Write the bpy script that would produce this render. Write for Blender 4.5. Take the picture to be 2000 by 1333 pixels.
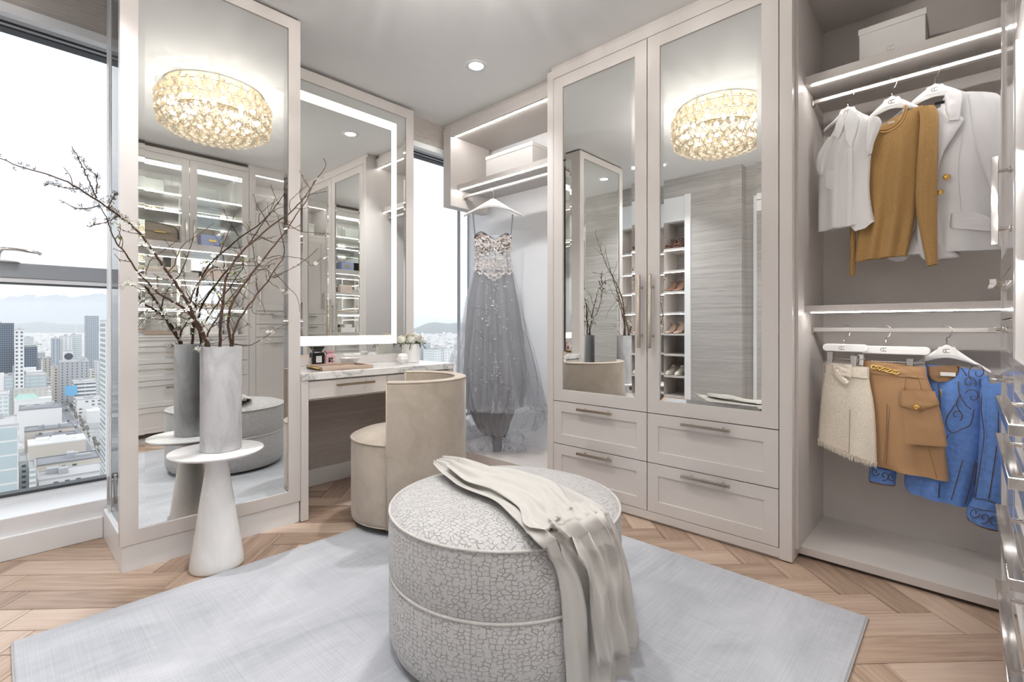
import bpy, bmesh, math, random
from mathutils import Vector, Matrix, noise

random.seed(7)
PI = math.pi
SC = bpy.context.scene
COL = SC.collection
for o in list(bpy.data.objects):
    bpy.data.objects.remove(o)

# ------------------------------------------------------------------ camera
EYE = 1.07
FPX, CXP, HYP = 945.0, 1000.0, 638.0          # focal length, centre and eye level for a 2000 px wide picture
TH = math.atan2(886.0, 945.0)                 # the long walls run this far to the right of the view axis
AXV = Vector((-math.sin(TH), math.cos(TH), 0))
RTV = Vector((math.cos(TH), math.sin(TH), 0))
cam_d = bpy.data.cameras.new('camera')
cam = bpy.data.objects.new('camera', cam_d)
COL.objects.link(cam)
cam.location = (0, 0, EYE)
cam.rotation_euler = (PI / 2, 0, TH)
cam_d.sensor_width = 36.0
cam_d.lens = FPX / 2000.0 * 36.0
cam_d.shift_y = -28.5 / 2000.0
cam_d.clip_start = 0.02
cam_d.clip_end = 80000
SC.camera = cam

# ------------------------------------------------------------------ view and light
vs = SC.view_settings
vs.view_transform = 'Standard'
vs.look = 'None'
vs.gamma = 1.0
vs.use_curve_mapping = False
vs.exposure = 0.56
SC.cycles.max_bounces = 14
SC.cycles.diffuse_bounces = 5
SC.cycles.glossy_bounces = 8
SC.cycles.transmission_bounces = 10
SC.cycles.transparent_max_bounces = 24
SC.cycles.volume_bounces = 4
SC.cycles.caustics_reflective = False
SC.cycles.caustics_refractive = False
SC.cycles.sample_clamp_indirect = 4.0
SC.cycles.blur_glossy = 0.5

SKY = 2.25
world = bpy.data.worlds.new('overcast_sky')
SC.world = world
world.use_nodes = True
wn = world.node_tree
wn.nodes.clear()
def wnode(t, **kw):
    n = wn.nodes.new(t)
    for k, v in kw.items():
        setattr(n, k, v)
    return n
w_tc = wnode('ShaderNodeTexCoord')
w_map = wnode('ShaderNodeMapping')
w_map.inputs['Scale'].default_value = (1.0, 1.0, 3.2)
w_noi = wnode('ShaderNodeTexNoise')
w_noi.inputs['Scale'].default_value = 2.2
w_noi.inputs['Detail'].default_value = 7
w_noi.inputs['Roughness'].default_value = 0.55
w_rmp = wnode('ShaderNodeValToRGB')
w_rmp.color_ramp.elements[0].position = 0.36
w_rmp.color_ramp.elements[0].color = (0.325, 0.35, 0.40, 1)
w_rmp.color_ramp.elements[1].position = 0.58
w_rmp.color_ramp.elements[1].color = (0.56, 0.57, 0.585, 1)
w_bg = wnode('ShaderNodeBackground')
w_bg.inputs['Strength'].default_value = SKY
w_out = wnode('ShaderNodeOutputWorld')
wn.links.new(w_tc.outputs['Generated'], w_map.inputs['Vector'])
wn.links.new(w_map.outputs['Vector'], w_noi.inputs['Vector'])
wn.links.new(w_noi.outputs['Fac'], w_rmp.inputs['Fac'])
wn.links.new(w_rmp.outputs['Color'], w_bg.inputs['Color'])
wn.links.new(w_bg.outputs['Background'], w_out.inputs['Surface'])

# the lamps of the room are further down with their fixtures; their strengths are set here
P_DOWN = 6.5        # each recessed ceiling downlight, watts
P_CHAND = 98.0       # chandelier bulbs together, watts
E_STRIP = 42.0        # shelf light strips, emission strength
E_BAND = 0.82        # frosted light band of the vanity mirror

# ------------------------------------------------------------------ helpers: points from the picture onto known planes
def ray(u, v):
    return AXV + RTV * ((u - CXP) / FPX) + Vector((0, 0, 1)) * ((HYP - v) / FPX)
def at_x(u, v, x):
    d = ray(u, v); t = x / d.x
    return Vector((x, d.y * t, EYE + d.z * t))
def at_y(u, v, y):
    d = ray(u, v); t = y / d.y
    return Vector((d.x * t, y, EYE + d.z * t))
def at_z(u, v, z):
    d = ray(u, v); t = (z - EYE) / d.z
    return Vector((d.x * t, d.y * t, z))
def at_d(u, v, dep):
    return Vector((0, 0, EYE)) + ray(u, v) * dep

# ------------------------------------------------------------------ helpers: meshes
class MB:
    def __init__(self):
        self.v = []; self.f = []; self.uv = None
    def add(self, verts, faces):
        b = len(self.v)
        self.v += [tuple(p) for p in verts]
        self.f += [tuple(i + b for i in f) for f in faces]
        return self
    def box(self, x0, x1, y0, y1, z0, z1, M=None):
        p = [(x0, y0, z0), (x1, y0, z0), (x1, y1, z0), (x0, y1, z0), (x0, y0, z1), (x1, y0, z1), (x1, y1, z1), (x0, y1, z1)]
        if M is not None:
            p = [M(*q) if callable(M) else M @ Vector(q) for q in p]
        return self.add(p, [(0, 3, 2, 1), (4, 5, 6, 7), (0, 1, 5, 4), (1, 2, 6, 5), (2, 3, 7, 6), (3, 0, 4, 7)])
    def prism(self, pts, a0, a1, M):
        """polygon pts (s,t), pushed from n=a0 to n=a1; M(s,n,t) -> world"""
        n = len(pts)
        vs_ = [M(s, a0, t) for s, t in pts] + [M(s, a1, t) for s, t in pts]
        fs = [tuple(range(n))[::-1], tuple(range(n, 2 * n))]
        fs += [(i, (i + 1) % n, n + (i + 1) % n, n + i) for i in range(n)]
        return self.add(vs_, fs)
    def ring(self, o, i, n0, n1, M):
        """rectangular frame: outer (s0,s1,z0,z1), inner the same, from n0 (back) to n1 (front)"""
        def rect(r, n): return [M(r[0], n, r[2]), M(r[1], n, r[2]), M(r[1], n, r[3]), M(r[0], n, r[3])]
        vs_ = rect(o, n1) + rect(i, n1) + rect(o, n0) + rect(i, n0)
        fs = []
        for k in range(4):
            l = (k + 1) % 4
            fs += [(k, l, 4 + l, 4 + k), (8 + k, 12 + k, 12 + l, 8 + l), (k, 8 + k, 8 + l, l), (4 + k, 4 + l, 12 + l, 12 + k)]
        return self.add(vs_, fs)
    def tube(self, pts, rad, seg=8, cap=True):
        pts = [Vector(p) for p in pts]
        n = len(pts)
        if not hasattr(rad, '__len__'): rad = [rad] * n
        b = len(self.v)
        prev = None
        for k, p in enumerate(pts):
            d = (pts[min(k + 1, n - 1)] - pts[max(k - 1, 0)])
            if d.length < 1e-9: d = Vector((0, 0, 1))
            d.normalize()
            if prev is None:
                up = Vector((0, 0, 1)) if abs(d.z) < 0.9 else Vector((1, 0, 0))
                x = d.cross(up).normalized()
            else:
                x = (prev - d * prev.dot(d))
                x = x.normalized() if x.length > 1e-6 else d.orthogonal().normalized()
            prev = x
            y = d.cross(x)
            for s in range(seg):
                a = 2 * PI * s / seg
                self.v.append(tuple(p + (x * math.cos(a) + y * math.sin(a)) * rad[k]))
        for k in range(n - 1):
            for s in range(seg):
                t = (s + 1) % seg
                self.f.append((b + k * seg + s, b + k * seg + t, b + (k + 1) * seg + t, b + (k + 1) * seg + s))
        if cap:
            self.f.append(tuple(b + s for s in range(seg))[::-1])
            self.f.append(tuple(b + (n - 1) * seg + s for s in range(seg)))
        return self
    def lathe(self, prof, seg=32, c=(0, 0, 0), M=None, close=False):
        """prof: (r,z) list from bottom to top about the vertical axis through c"""
        b = len(self.v)
        rings = []
        for r, z in prof:
            if r < 1e-6:
                rings.append([len(self.v)]); self.v.append((c[0], c[1], c[2] + z))
            else:
                ids = []
                for s in range(seg):
                    a = 2 * PI * s / seg
                    ids.append(len(self.v)); self.v.append((c[0] + r * math.cos(a), c[1] + r * math.sin(a), c[2] + z))
                rings.append(ids)
        if M is not None:
            for k in range(b, len(self.v)):
                self.v[k] = tuple(M @ Vector(self.v[k]))
        for A, B in zip(rings[:-1], rings[1:]):
            for s in range(seg):
                t = (s + 1) % seg
                if len(A) == 1 and len(B) == 1: continue
                if len(A) == 1: self.f.append((A[0], B[t], B[s]))
                elif len(B) == 1: self.f.append((A[s], A[t], B[0]))
                else: self.f.append((A[s], A[t], B[t], B[s]))
        if len(rings[0]) > 1 and close: self.f.append(tuple(rings[0])[::-1])
        if len(rings[-1]) > 1 and close: self.f.append(tuple(rings[-1]))
        return self
    def grid(self, fn, nu, nv, wrap_u=False, wrap_v=False):
        b = len(self.v)
        for j in range(nv):
            for i in range(nu):
                self.v.append(tuple(fn(i, j)))
        for j in range(nv if wrap_v else nv - 1):
            for i in range(nu if wrap_u else nu - 1):
                i2 = (i + 1) % nu; j2 = (j + 1) % nv
                self.f.append((b + j * nu + i, b + j * nu + i2, b + j2 * nu + i2, b + j2 * nu + i))
        return self
    def blob(self, c, r, seg=10, rings=7, fn=None):
        b = len(self.v)
        c = Vector(c)
        r = Vector(r) if hasattr(r, '__len__') else Vector((r, r, r))
        top = len(self.v); self.v.append(tuple(c + Vector((0, 0, r.z))))
        ids = []
        for j in range(1, rings):
            th = PI * j / rings
            row = []
            for i in range(seg):
                a = 2 * PI * i / seg
                d = Vector((math.sin(th) * math.cos(a), math.sin(th) * math.sin(a), math.cos(th)))
                row.append(len(self.v))
                self.v.append(tuple(c + Vector((d.x * r.x, d.y * r.y, d.z * r.z)) * (fn(d) if fn else 1)))
            ids.append(row)
        bot = len(self.v); self.v.append(tuple(c - Vector((0, 0, r.z))))
        for i in range(seg):
            k = (i + 1) % seg
            self.f.append((top, ids[0][i], ids[0][k]))
            self.f.append((bot, ids[-1][k], ids[-1][i]))
            for A, B in zip(ids[:-1], ids[1:]):
                self.f.append((A[i], B[i], B[k], A[k]))
        return self
    def mesh(self, name, m, smooth=False, flip=True, uvs=None, angle=None):
        me = bpy.data.meshes.new(name)
        me.from_pydata(self.v, [], self.f)
        if flip:
            bm = bmesh.new(); bm.from_mesh(me)
            bmesh.ops.recalc_face_normals(bm, faces=bm.faces)
            bm.to_mesh(me); bm.free()
        if uvs:
            l = me.uv_layers.new(name='uv')
            for li, lp in enumerate(me.loops):
                l.data[li].uv = uvs[lp.vertex_index]
        if m: me.materials.append(m)
        if smooth:
            for p in me.polygons: p.use_smooth = True
            if angle:
                me.set_sharp_from_angle(angle=math.radians(angle))
        me.update()
        return me

def link(name, me, parent=None):
    o = bpy.data.objects.new(name, me)
    COL.objects.link(o)
    if parent is not None:
        o.parent = parent
        # the parts are modelled in room coordinates: undo the whole chain of parents
        q = parent; L = Vector((0, 0, 0))
        while q is not None:
            if q.type == 'EMPTY': L += q.location
            q = q.parent
        if not parent.get('_local', 0) and parent.type == 'EMPTY':
            o.matrix_parent_inverse = Matrix.Translation(-L)
    return o
def obj(name, mb, m, parent=None, bevel=0.0, smooth=False, angle=None, seg=2, flip=True, uvs=None, sub=0):
    o = link(name, mb.mesh(name, m, smooth, flip, uvs, angle), parent)
    if bevel:
        b = o.modifiers.new('bevel', 'BEVEL'); b.width = bevel; b.segments = seg; b.limit_method = 'ANGLE'; b.angle_limit = math.radians(40)
        b.harden_normals = False
    if sub:
        s = o.modifiers.new('sub', 'SUBSURF'); s.levels = sub; s.render_levels = sub
        for p in o.data.polygons: p.use_smooth = True
    return o
def thing(name, label, cat, loc=(0, 0, 0), group=None, local=False):
    o = bpy.data.objects.new(name, None)
    COL.objects.link(o)
    o.location = loc
    o.empty_display_size = 0.05
    o['label'] = label; o['category'] = cat
    if group: o['group'] = group
    if local: o['_local'] = 1
    return o
def tag(o, label, cat, group=None):
    o['label'] = label; o['category'] = cat
    if group: o['group'] = group
    return o
def struct(o):
    o['kind'] = 'structure'
    return o
def part_label(o, label):
    o['label'] = label
    return o
def dup_tree(root, name=None):
    r = root.copy(); COL.objects.link(r)
    if name: r.name = name
    for ch in list(root.children):
        c = ch.copy(); COL.objects.link(c); c.parent = r
        for g in list(ch.children):
            d = g.copy(); COL.objects.link(d); d.parent = c
    return r

MW = lambda s, n, z: (s, 2.447 - n, z)        # wardrobe front: s along x, n out of the face
MR = lambda s, n, z: (0.09 - n, s, z)         # right wall of cupboards: s along y
MP = lambda s, n, z: (-2.65 + n, s, z)        # mirrored column and vanity: s along y
# ------------------------------------------------------------------ materials
def new_mat(name):
    m = bpy.data.materials.new(name); m.use_nodes = True
    nt = m.node_tree
    return m, nt, nt.nodes['Principled BSDF'], nt.nodes['Material Output']
def pm(name, col, rough=0.5, metal=0.0, spec=0.5, coat=0.0, sheen=0.0, sss=0.0, trans=0.0, ior=1.45, alpha=1.0, emit=None, es=0.0):
    m, nt, b, out = new_mat(name)
    b.inputs['Base Color'].default_value = (*col, 1)
    b.inputs['Roughness'].default_value = rough
    b.inputs['Metallic'].default_value = metal
    b.inputs['Specular IOR Level'].default_value = spec
    b.inputs['Coat Weight'].default_value = coat
    b.inputs['Coat Roughness'].default_value = 0.08
    b.inputs['Sheen Weight'].default_value = sheen
    b.inputs['Transmission Weight'].default_value = trans
    b.inputs['IOR'].default_value = ior
    b.inputs['Alpha'].default_value = alpha
    if sss:
        b.inputs['Subsurface Weight'].default_value = sss
        b.inputs['Subsurface Radius'].default_value = (0.03, 0.028, 0.025)
    if emit:
        b.inputs['Emission Color'].default_value = (*emit, 1)
        b.inputs['Emission Strength'].default_value = es
    return m
def nd(m, t, **kw):
    n = m.node_tree.nodes.new(t)
    for k, v in kw.items():
        if k in n.inputs.keys(): n.inputs[k].default_value = v
        else: setattr(n, k, v)
    return n
def lk(m, a, b): m.node_tree.links.new(a, b)
def bs(m): return m.node_tree.nodes['Principled BSDF']
def coords(m, kind='Object', scale=(1, 1, 1), rot=(0, 0, 0)):
    t = nd(m, 'ShaderNodeTexCoord'); mp = nd(m, 'ShaderNodeMapping')
    mp.inputs['Scale'].default_value = scale; mp.inputs['Rotation'].default_value = rot
    lk(m, t.outputs[kind], mp.inputs['Vector'])
    return mp.outputs['Vector']
def ramp(m, fac, stops):
    r = nd(m, 'ShaderNodeValToRGB')
    e = r.color_ramp.elements
    while len(e) < len(stops): e.new(0.5)
    for k, (p, c) in enumerate(stops):
        e[k].position = p; e[k].color = (*c, 1)
    lk(m, fac, r.inputs['Fac'])
    return r.outputs['Color']
def noise_tex(m, vec, scale, detail=4, rough=0.5, dist=0.0):
    n = nd(m, 'ShaderNodeTexNoise'); n.inputs['Scale'].default_value = scale
    n.inputs['Detail'].default_value = detail; n.inputs['Roughness'].default_value = rough
    n.inputs['Distortion'].default_value = dist
    if vec is not None: lk(m, vec, n.inputs['Vector'])
    return n.outputs['Fac']
def bump(m, h, strength=0.2, dist=0.002):
    b = nd(m, 'ShaderNodeBump'); b.inputs['Strength'].default_value = strength; b.inputs['Distance'].default_value = dist
    lk(m, h, b.inputs['Height']); lk(m, b.outputs['Normal'], bs(m).inputs['Normal'])
    return b

M = {}
M['paint'] = pm('greige_lacquer', (0.68, 0.64, 0.615), 0.30)
M['lacquer'] = pm('pale_gloss_lacquer', (0.70, 0.675, 0.66), 0.12, coat=0.4)
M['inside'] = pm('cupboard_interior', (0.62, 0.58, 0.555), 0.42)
M['white'] = pm('white_trim_paint', (0.83, 0.84, 0.855), 0.32)
M['ceil'] = pm('ceiling_paint', (0.88, 0.885, 0.885), 0.7)
M['gap'] = pm('shadow_gap', (0.10, 0.085, 0.075), 0.8)
M['mirror'] = pm('mirror_glass', (0.94, 0.955, 0.94), 0.0, metal=1.0)
M['nickel'] = pm('brushed_nickel', (0.62, 0.55, 0.48), 0.22, metal=1.0)
M['satin'] = pm('satin_rod_metal', (0.80, 0.775, 0.75), 0.28, metal=1.0)
M['chrome'] = pm('polished_chrome', (0.78, 0.76, 0.74), 0.07, metal=1.0)
M['gold'] = pm('polished_gold', (0.83, 0.56, 0.18), 0.2, metal=1.0)
M['brass'] = pm('brass', (0.86, 0.77, 0.60), 0.25, metal=1.0)
M['alu'] = pm('window_aluminium', (0.34, 0.36, 0.39), 0.4)
M['alu_dark'] = pm('dark_window_gasket', (0.05, 0.055, 0.06), 0.5)
M['alu_white'] = pm('white_window_frame', (0.82, 0.83, 0.85), 0.35)
M['box'] = pm('white_storage_card', (0.80, 0.785, 0.765), 0.5)
M['strip'] = pm('led_strip_light', (0.9, 0.85, 0.8), 0.5, emit=(1.0, 0.975, 0.945), es=E_STRIP)
M['band'] = pm('frosted_light_band', (0.9, 0.88, 0.82), 0.5, emit=(1.0, 0.95, 0.82), es=E_BAND)
M['hanger'] = pm('white_hanger', (0.80, 0.79, 0.78), 0.25)
M['black'] = pm('black_gloss', (0.012, 0.011, 0.011), 0.12)
M['ink'] = pm('ink', (0.06, 0.055, 0.055), 0.6)
M['paper'] = pm('paper_label', (0.82, 0.80, 0.78), 0.6)
M['pink'] = pm('pink_glass', (0.72, 0.42, 0.45), 0.12)
M['porcelain'] = pm('porcelain', (0.83, 0.81, 0.79), 0.22, sss=0.1)

def thin_glass(name, tint, refl=0.09):
    m, nt, b, out = new_mat(name)
    nt.nodes.remove(b)
    tr = nd(m, 'ShaderNodeBsdfTransparent'); tr.inputs['Color'].default_value = (*tint, 1)
    gl = nd(m, 'ShaderNodeBsdfGlossy'); gl.inputs['Roughness'].default_value = 0.0
    gl.inputs['Color'].default_value = (1, 1, 1, 1)
    lw = nd(m, 'ShaderNodeFresnel'); lw.inputs['IOR'].default_value = 1.0 + refl * 4
    mx = nd(m, 'ShaderNodeMixShader')
    lk(m, lw.outputs['Fac'], mx.inputs['Fac'])
    lk(m, tr.outputs['BSDF'], mx.inputs[1]); lk(m, gl.outputs['BSDF'], mx.inputs[2])
    lk(m, mx.outputs['Shader'], out.inputs['Surface'])
    return m
M['pane'] = thin_glass('window_pane_glass', (0.98, 0.99, 0.995), 0.018)
M['glass'] = thin_glass('clear_glass', (0.97, 0.985, 0.98), 0.05)
M['crystal'] = thin_glass('crystal_glass', (0.97, 0.95, 0.91), 0.2)

# grass cloth wall covering
def grasscloth(name, c0, c1, axis):
    m = pm(name, c0, 0.75)
    sc = {'x': (6.0, 60, 320), 'y': (60, 14.0, 260)}[axis]
    v = coords(m, 'Object', sc)
    n1 = noise_tex(m, v, 1.0, 5, 0.65)
    v2 = coords(m, 'Object', {'x': (0.8, 1, 62), 'y': (1, 0.8, 75)}[axis])
    n2 = noise_tex(m, v2, 1.0, 5, 0.7)
    ad = nd(m, 'ShaderNodeMath', operation='ADD'); lk(m, n1, ad.inputs[0]); lk(m, n2, ad.inputs[1])
    hf = nd(m, 'ShaderNodeMath', operation='MULTIPLY'); hf.inputs[1].default_value = 0.5; lk(m, ad.outputs[0], hf.inputs[0])
    lk(m, ramp(m, hf.outputs[0], [(0.38, c1), (0.62, c0)]), bs(m).inputs['Base Color'])
    bump(m, n1, 0.25, 0.001)
    return m
M['cloth_x'] = grasscloth('grey_grasscloth', (0.52, 0.50, 0.485), (0.33, 0.31, 0.295), 'x')
M['cloth_y'] = grasscloth('taupe_grasscloth', (0.60, 0.56, 0.525), (0.42, 0.385, 0.36), 'y')

# oak planks: each its own tone, grain along the plank
m = pm('oak_plank', (0.5, 0.35, 0.24), 0.38)
v = coords(m, 'Object', (1.6, 26, 26)); g1 = noise_tex(m, v, 1.6, 6, 0.65, 0.6)
v = coords(m, 'Object', (4, 190, 60)); g2 = noise_tex(m, v, 1.0, 3, 0.6)
oi = nd(m, 'ShaderNodeObjectInfo')
a = nd(m, 'ShaderNodeMath', operation='MULTIPLY_ADD'); a.inputs[1].default_value = 0.55; a.inputs[2].default_value = 0.0; lk(m, g1, a.inputs[0])
b_ = nd(m, 'ShaderNodeMath', operation='MULTIPLY_ADD'); b_.inputs[1].default_value = 0.30; lk(m, g2, b_.inputs[0]); lk(m, a.outputs[0], b_.inputs[2])
c_ = nd(m, 'ShaderNodeMath', operation='MULTIPLY_ADD'); c_.inputs[1].default_value = 0.26; lk(m, oi.outputs['Random'], c_.inputs[0]); lk(m, b_.outputs[0], c_.inputs[2])
lk(m, ramp(m, c_.outputs[0], [(0.36, (0.24, 0.16, 0.115)), (0.52, (0.41, 0.295, 0.22)), (0.70, (0.55, 0.425, 0.335))]), bs(m).inputs['Base Color'])
bump(m, g1, 0.08, 0.001)
M['oak'] = m

# marble
m = pm('white_marble', (0.80, 0.785, 0.77), 0.14)
v = coords(m, 'Object', (1.4, 1.0, 1.6), (0.3, 0.2, 0.6))
nz = noise_tex(m, v, 3.4, 8, 0.62, 1.3)
s1 = nd(m, 'ShaderNodeMath', operation='SUBTRACT'); s1.inputs[1].default_value = 0.5; lk(m, nz, s1.inputs[0])
s2 = nd(m, 'ShaderNodeMath', operation='ABSOLUTE'); lk(m, s1.outputs[0], s2.inputs[0])
lk(m, ramp(m, s2.outputs[0], [(0.0, (0.42, 0.41, 0.41)), (0.022, (0.66, 0.65, 0.64)), (0.075, (0.80, 0.785, 0.77)), (0.5, (0.83, 0.815, 0.80))]), bs(m).inputs['Base Color'])
M['marble'] = m

# white alabaster of the side table and the vase
def alabaster(name, c0, c1, rough):
    m = pm(name, c0, rough, sss=0.25)
    v = coords(m, 'Object', (1, 1, 0.45), (0.35, 0.3, 0))
    nz = noise_tex(m, v, 9.0, 7, 0.62, 1.6)
    lk(m, ramp(m, nz, [(0.36, c1), (0.62, c0)]), bs(m).inputs['Base Color'])
    return m
M['onyx'] = alabaster('white_onyx', (0.86, 0.855, 0.85), (0.80, 0.79, 0.785), 0.16)
M['alab'] = alabaster('grey_white_alabaster', (0.55, 0.55, 0.565), (0.40, 0.40, 0.415), 0.35)

# silver viscose rug
m = pm('silver_viscose_rug', (0.63, 0.63, 0.645), 0.62, sheen=0.25)
v = coords(m, 'Object', (2.2, 1.1, 1)); r1 = noise_tex(m, v, 1.5, 6, 0.62, 0.8)
v = coords(m, 'Object', (240, 2.2, 1)); r2 = noise_tex(m, v, 1.0, 3, 0.6)
v = coords(m, 'Object', (2.2, 240, 1)); r3 = noise_tex(m, v, 1.0, 3, 0.6)
a = nd(m, 'ShaderNodeMath', operation='ADD'); lk(m, r2, a.inputs[0]); lk(m, r3, a.inputs[1])
b_ = nd(m, 'ShaderNodeMath', operation='MULTIPLY_ADD'); b_.inputs[1].default_value = 0.22; lk(m, a.outputs[0], b_.inputs[0]); 
c_ = nd(m, 'ShaderNodeMath', operation='MULTIPLY'); c_.inputs[1].default_value = 0.56; lk(m, r1, c_.inputs[0]); lk(m, c_.outputs[0], b_.inputs[2])
lk(m, ramp(m, b_.outputs[0], [(0.36, (0.31, 0.325, 0.355)), (0.5, (0.425, 0.44, 0.475)), (0.64, (0.54, 0.555, 0.59))]), bs(m).inputs['Base Color'])
bump(m, a.outputs[0], 0.25, 0.0015)
M['rug'] = m
M['rug_edge'] = pm('rug_binding', (0.42, 0.40, 0.40), 0.8)

# cream velvet
m = pm('cream_velvet', (0.60, 0.50, 0.395), 0.75, sheen=0.45)
bs(m).inputs['Sheen Roughness'].default_value = 0.35
v = coords(m, 'Object', (3, 3, 3)); n1 = noise_tex(m, v, 2.0, 6, 0.65, 0.5)
lk(m, ramp(m, n1, [(0.35, (0.40, 0.34, 0.275)), (0.62, (0.49, 0.425, 0.355))]), bs(m).inputs['Base Color'])
v = coords(m, 'Object', (1, 1, 1)); n2 = noise_tex(m, v, 420, 2, 0.5)
bump(m, n2, 0.12, 0.001)
M['velvet'] = m

# cut velvet with a crackled block pattern (pouf); uv in metres
m = pm('cut_velvet', (0.66, 0.635, 0.62), 0.8, sheen=0.3)
tc = nd(m, 'ShaderNodeTexCoord')
wob = nd(m, 'ShaderNodeTexNoise'); wob.inputs['Scale'].default_value = 30; lk(m, tc.outputs['UV'], wob.inputs['Vector'])
wm = nd(m, 'ShaderNodeVectorMath', operation='MULTIPLY_ADD'); wm.inputs[1].default_value = (0.007, 0.007, 0)
lk(m, wob.outputs['Color'], wm.inputs[0]); lk(m, tc.outputs['UV'], wm.inputs[2])
mp = nd(m, 'ShaderNodeMapping'); mp.inputs['Scale'].default_value = (0.80, 1.15, 1); lk(m, wm.outputs[0], mp.inputs['Vector'])
def vor(feat):
    q = nd(m, 'ShaderNodeTexVoronoi'); q.voronoi_dimensions = '2D'; q.distance = 'CHEBYCHEV'; q.feature = feat
    q.inputs['Scale'].default_value = 70; q.inputs['Randomness'].default_value = 0.78
    lk(m, mp.outputs['Vector'], q.inputs['Vector']); return q
q1, q2 = vor('F1'), vor('F2')
df = nd(m, 'ShaderNodeMath', operation='SUBTRACT'); lk(m, q2.outputs['Distance'], df.inputs[0]); lk(m, q1.outputs['Distance'], df.inputs[1])
hgt = nd(m, 'ShaderNodeMapRange'); hgt.inputs['From Min'].default_value = 0.02; hgt.inputs['From Max'].default_value = 0.14; lk(m, df.outputs[0], hgt.inputs['Value'])
sel = nd(m, 'ShaderNodeTexNoise'); sel.inputs['Scale'].default_value = 42; lk(m, tc.outputs['UV'], sel.inputs['Vector'])
selr = nd(m, 'ShaderNodeMapRange'); selr.inputs['From Min'].default_value = 0.47; selr.inputs['From Max'].default_value = 0.60; lk(m, sel.outputs['Fac'], selr.inputs['Value'])
mxh = nd(m, 'ShaderNodeMath', operation='MAXIMUM'); lk(m, hgt.outputs['Result'], mxh.inputs[0]); lk(m, selr.outputs['Result'], mxh.inputs[1])
lk(m, ramp(m, mxh.outputs[0], [(0.0, (0.35, 0.32, 0.30)), (0.35, (0.43, 0.415, 0.405)), (1.0, (0.49, 0.48, 0.475))]), bs(m).inputs['Base Color'])
bump(m, mxh.outputs[0], 0.8, 0.004)
M['pouf'] = m

# fabrics
def fabric(name, col, rough=0.85, scale=(500, 500, 500), amt=0.2, var=0.1, sheen=0.1, sss=0.0):
    m = pm(name, col, rough, sheen=sheen)
    v = coords(m, 'Object', scale); n = noise_tex(m, v, 1.0, 3, 0.6)
    d = tuple(c * (1 - var) for c in col); l = tuple(min(1, c * (1 + var)) for c in col)
    lk(m, ramp(m, n, [(0.35, d), (0.65, l)]), bs(m).inputs['Base Color'])
    bump(m, n, amt, 0.001)
    return m
M['cotton'] = fabric('white_cotton', (0.88, 0.875, 0.875), 0.8, var=0.02)
M['knit'] = fabric('camel_knit', (0.44, 0.265, 0.10), 0.9, (380, 380, 900), 0.5, 0.32)
M['suiting'] = fabric('white_suiting', (0.83, 0.825, 0.84), 0.7, var=0.02, amt=0.08)
M['tweed'] = fabric('cream_tweed', (0.90, 0.815, 0.69), 0.95, (120, 300, 520), 0.7, 0.13)
M['twill'] = fabric('tan_twill', (0.48, 0.285, 0.145), 0.8, var=0.05, amt=0.1)
M['tan'] = pm('tan_lining', (0.25, 0.145, 0.075), 0.8)
M['leather'] = fabric('blue_leather', (0.135, 0.28, 0.68), 0.5, (60, 60, 60), 0.1, 0.12)
M['leather_edge'] = pm('brown_cut_edge', (0.10, 0.055, 0.03), 0.7)
M['throw'] = fabric('ivory_throw', (0.53, 0.51, 0.48), 0.75, (700, 700, 700), 0.12, 0.02, sheen=0.2)
M['silk'] = fabric('grey_silk', (0.23, 0.232, 0.255), 0.5, (300, 300, 20), 0.05, 0.08)
M['applique'] = pm('rose_beige_applique', (0.53, 0.485, 0.465), 0.3, metal=0.3)
M['sequin'] = pm('pale_sequin', (0.74, 0.725, 0.72), 0.25, metal=0.3)
M['thread'] = pm('dark_thread', (0.13, 0.13, 0.15), 0.7)
M['bronze_cup'] = pm('nude_lining', (0.25, 0.19, 0.165), 0.6)
def sheer(name, col, alpha):
    m = pm(name, col, 0.6, alpha=alpha)
    lw = nd(m, 'ShaderNodeLayerWeight'); lw.inputs['Blend'].default_value = 0.5
    mr = nd(m, 'ShaderNodeMapRange'); mr.inputs['To Min'].default_value = alpha; mr.inputs['To Max'].default_value = 0.62
    pw = nd(m, 'ShaderNodeMath', operation='POWER'); pw.inputs[1].default_value = 1.7
    lk(m, lw.outputs['Facing'], pw.inputs[0]); lk(m, pw.outputs[0], mr.inputs['Value']); lk(m, mr.outputs['Result'], bs(m).inputs['Alpha'])
    return m
M['tulle'] = sheer('grey_tulle', (0.66, 0.68, 0.73), 0.13)
M['mesh'] = sheer('clear_mesh', (0.70, 0.70, 0.73), 0.25)

# plants
M['bark'] = fabric('branch_bark', (0.085, 0.045, 0.028), 0.8, (40, 40, 40), 0.3, 0.35)
M['petal'] = pm('white_petal', (0.85, 0.84, 0.78), 0.6, sss=0.1)
M['bud'] = pm('bud', (0.16, 0.11, 0.05), 0.7)
M['calyx'] = pm('brown_calyx', (0.05, 0.03, 0.025), 0.8)
M['leaf'] = pm('young_leaf', (0.24, 0.30, 0.06), 0.6)
M['rose'] = pm('ivory_rose_petal', (0.86, 0.84, 0.73), 0.6, sss=0.1)
M['green'] = pm('dark_leaf', (0.06, 0.10, 0.03), 0.6)
M['tray'] = fabric('shagreen_beige', (0.47, 0.36, 0.29), 0.5, (220, 220, 220), 0.3, 0.08)
M['taupe'] = fabric('taupe_leather', (0.33, 0.255, 0.205), 0.5, (90, 90, 90), 0.1, 0.06)
M['glitter'] = fabric('champagne_sequins', (0.62, 0.52, 0.47), 0.3, (160, 160, 160), 0.8, 0.4)
M['sweater'] = fabric('folded_knit', (0.60, 0.53, 0.46), 0.9, (200, 200, 500), 0.4, 0.07)
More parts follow.
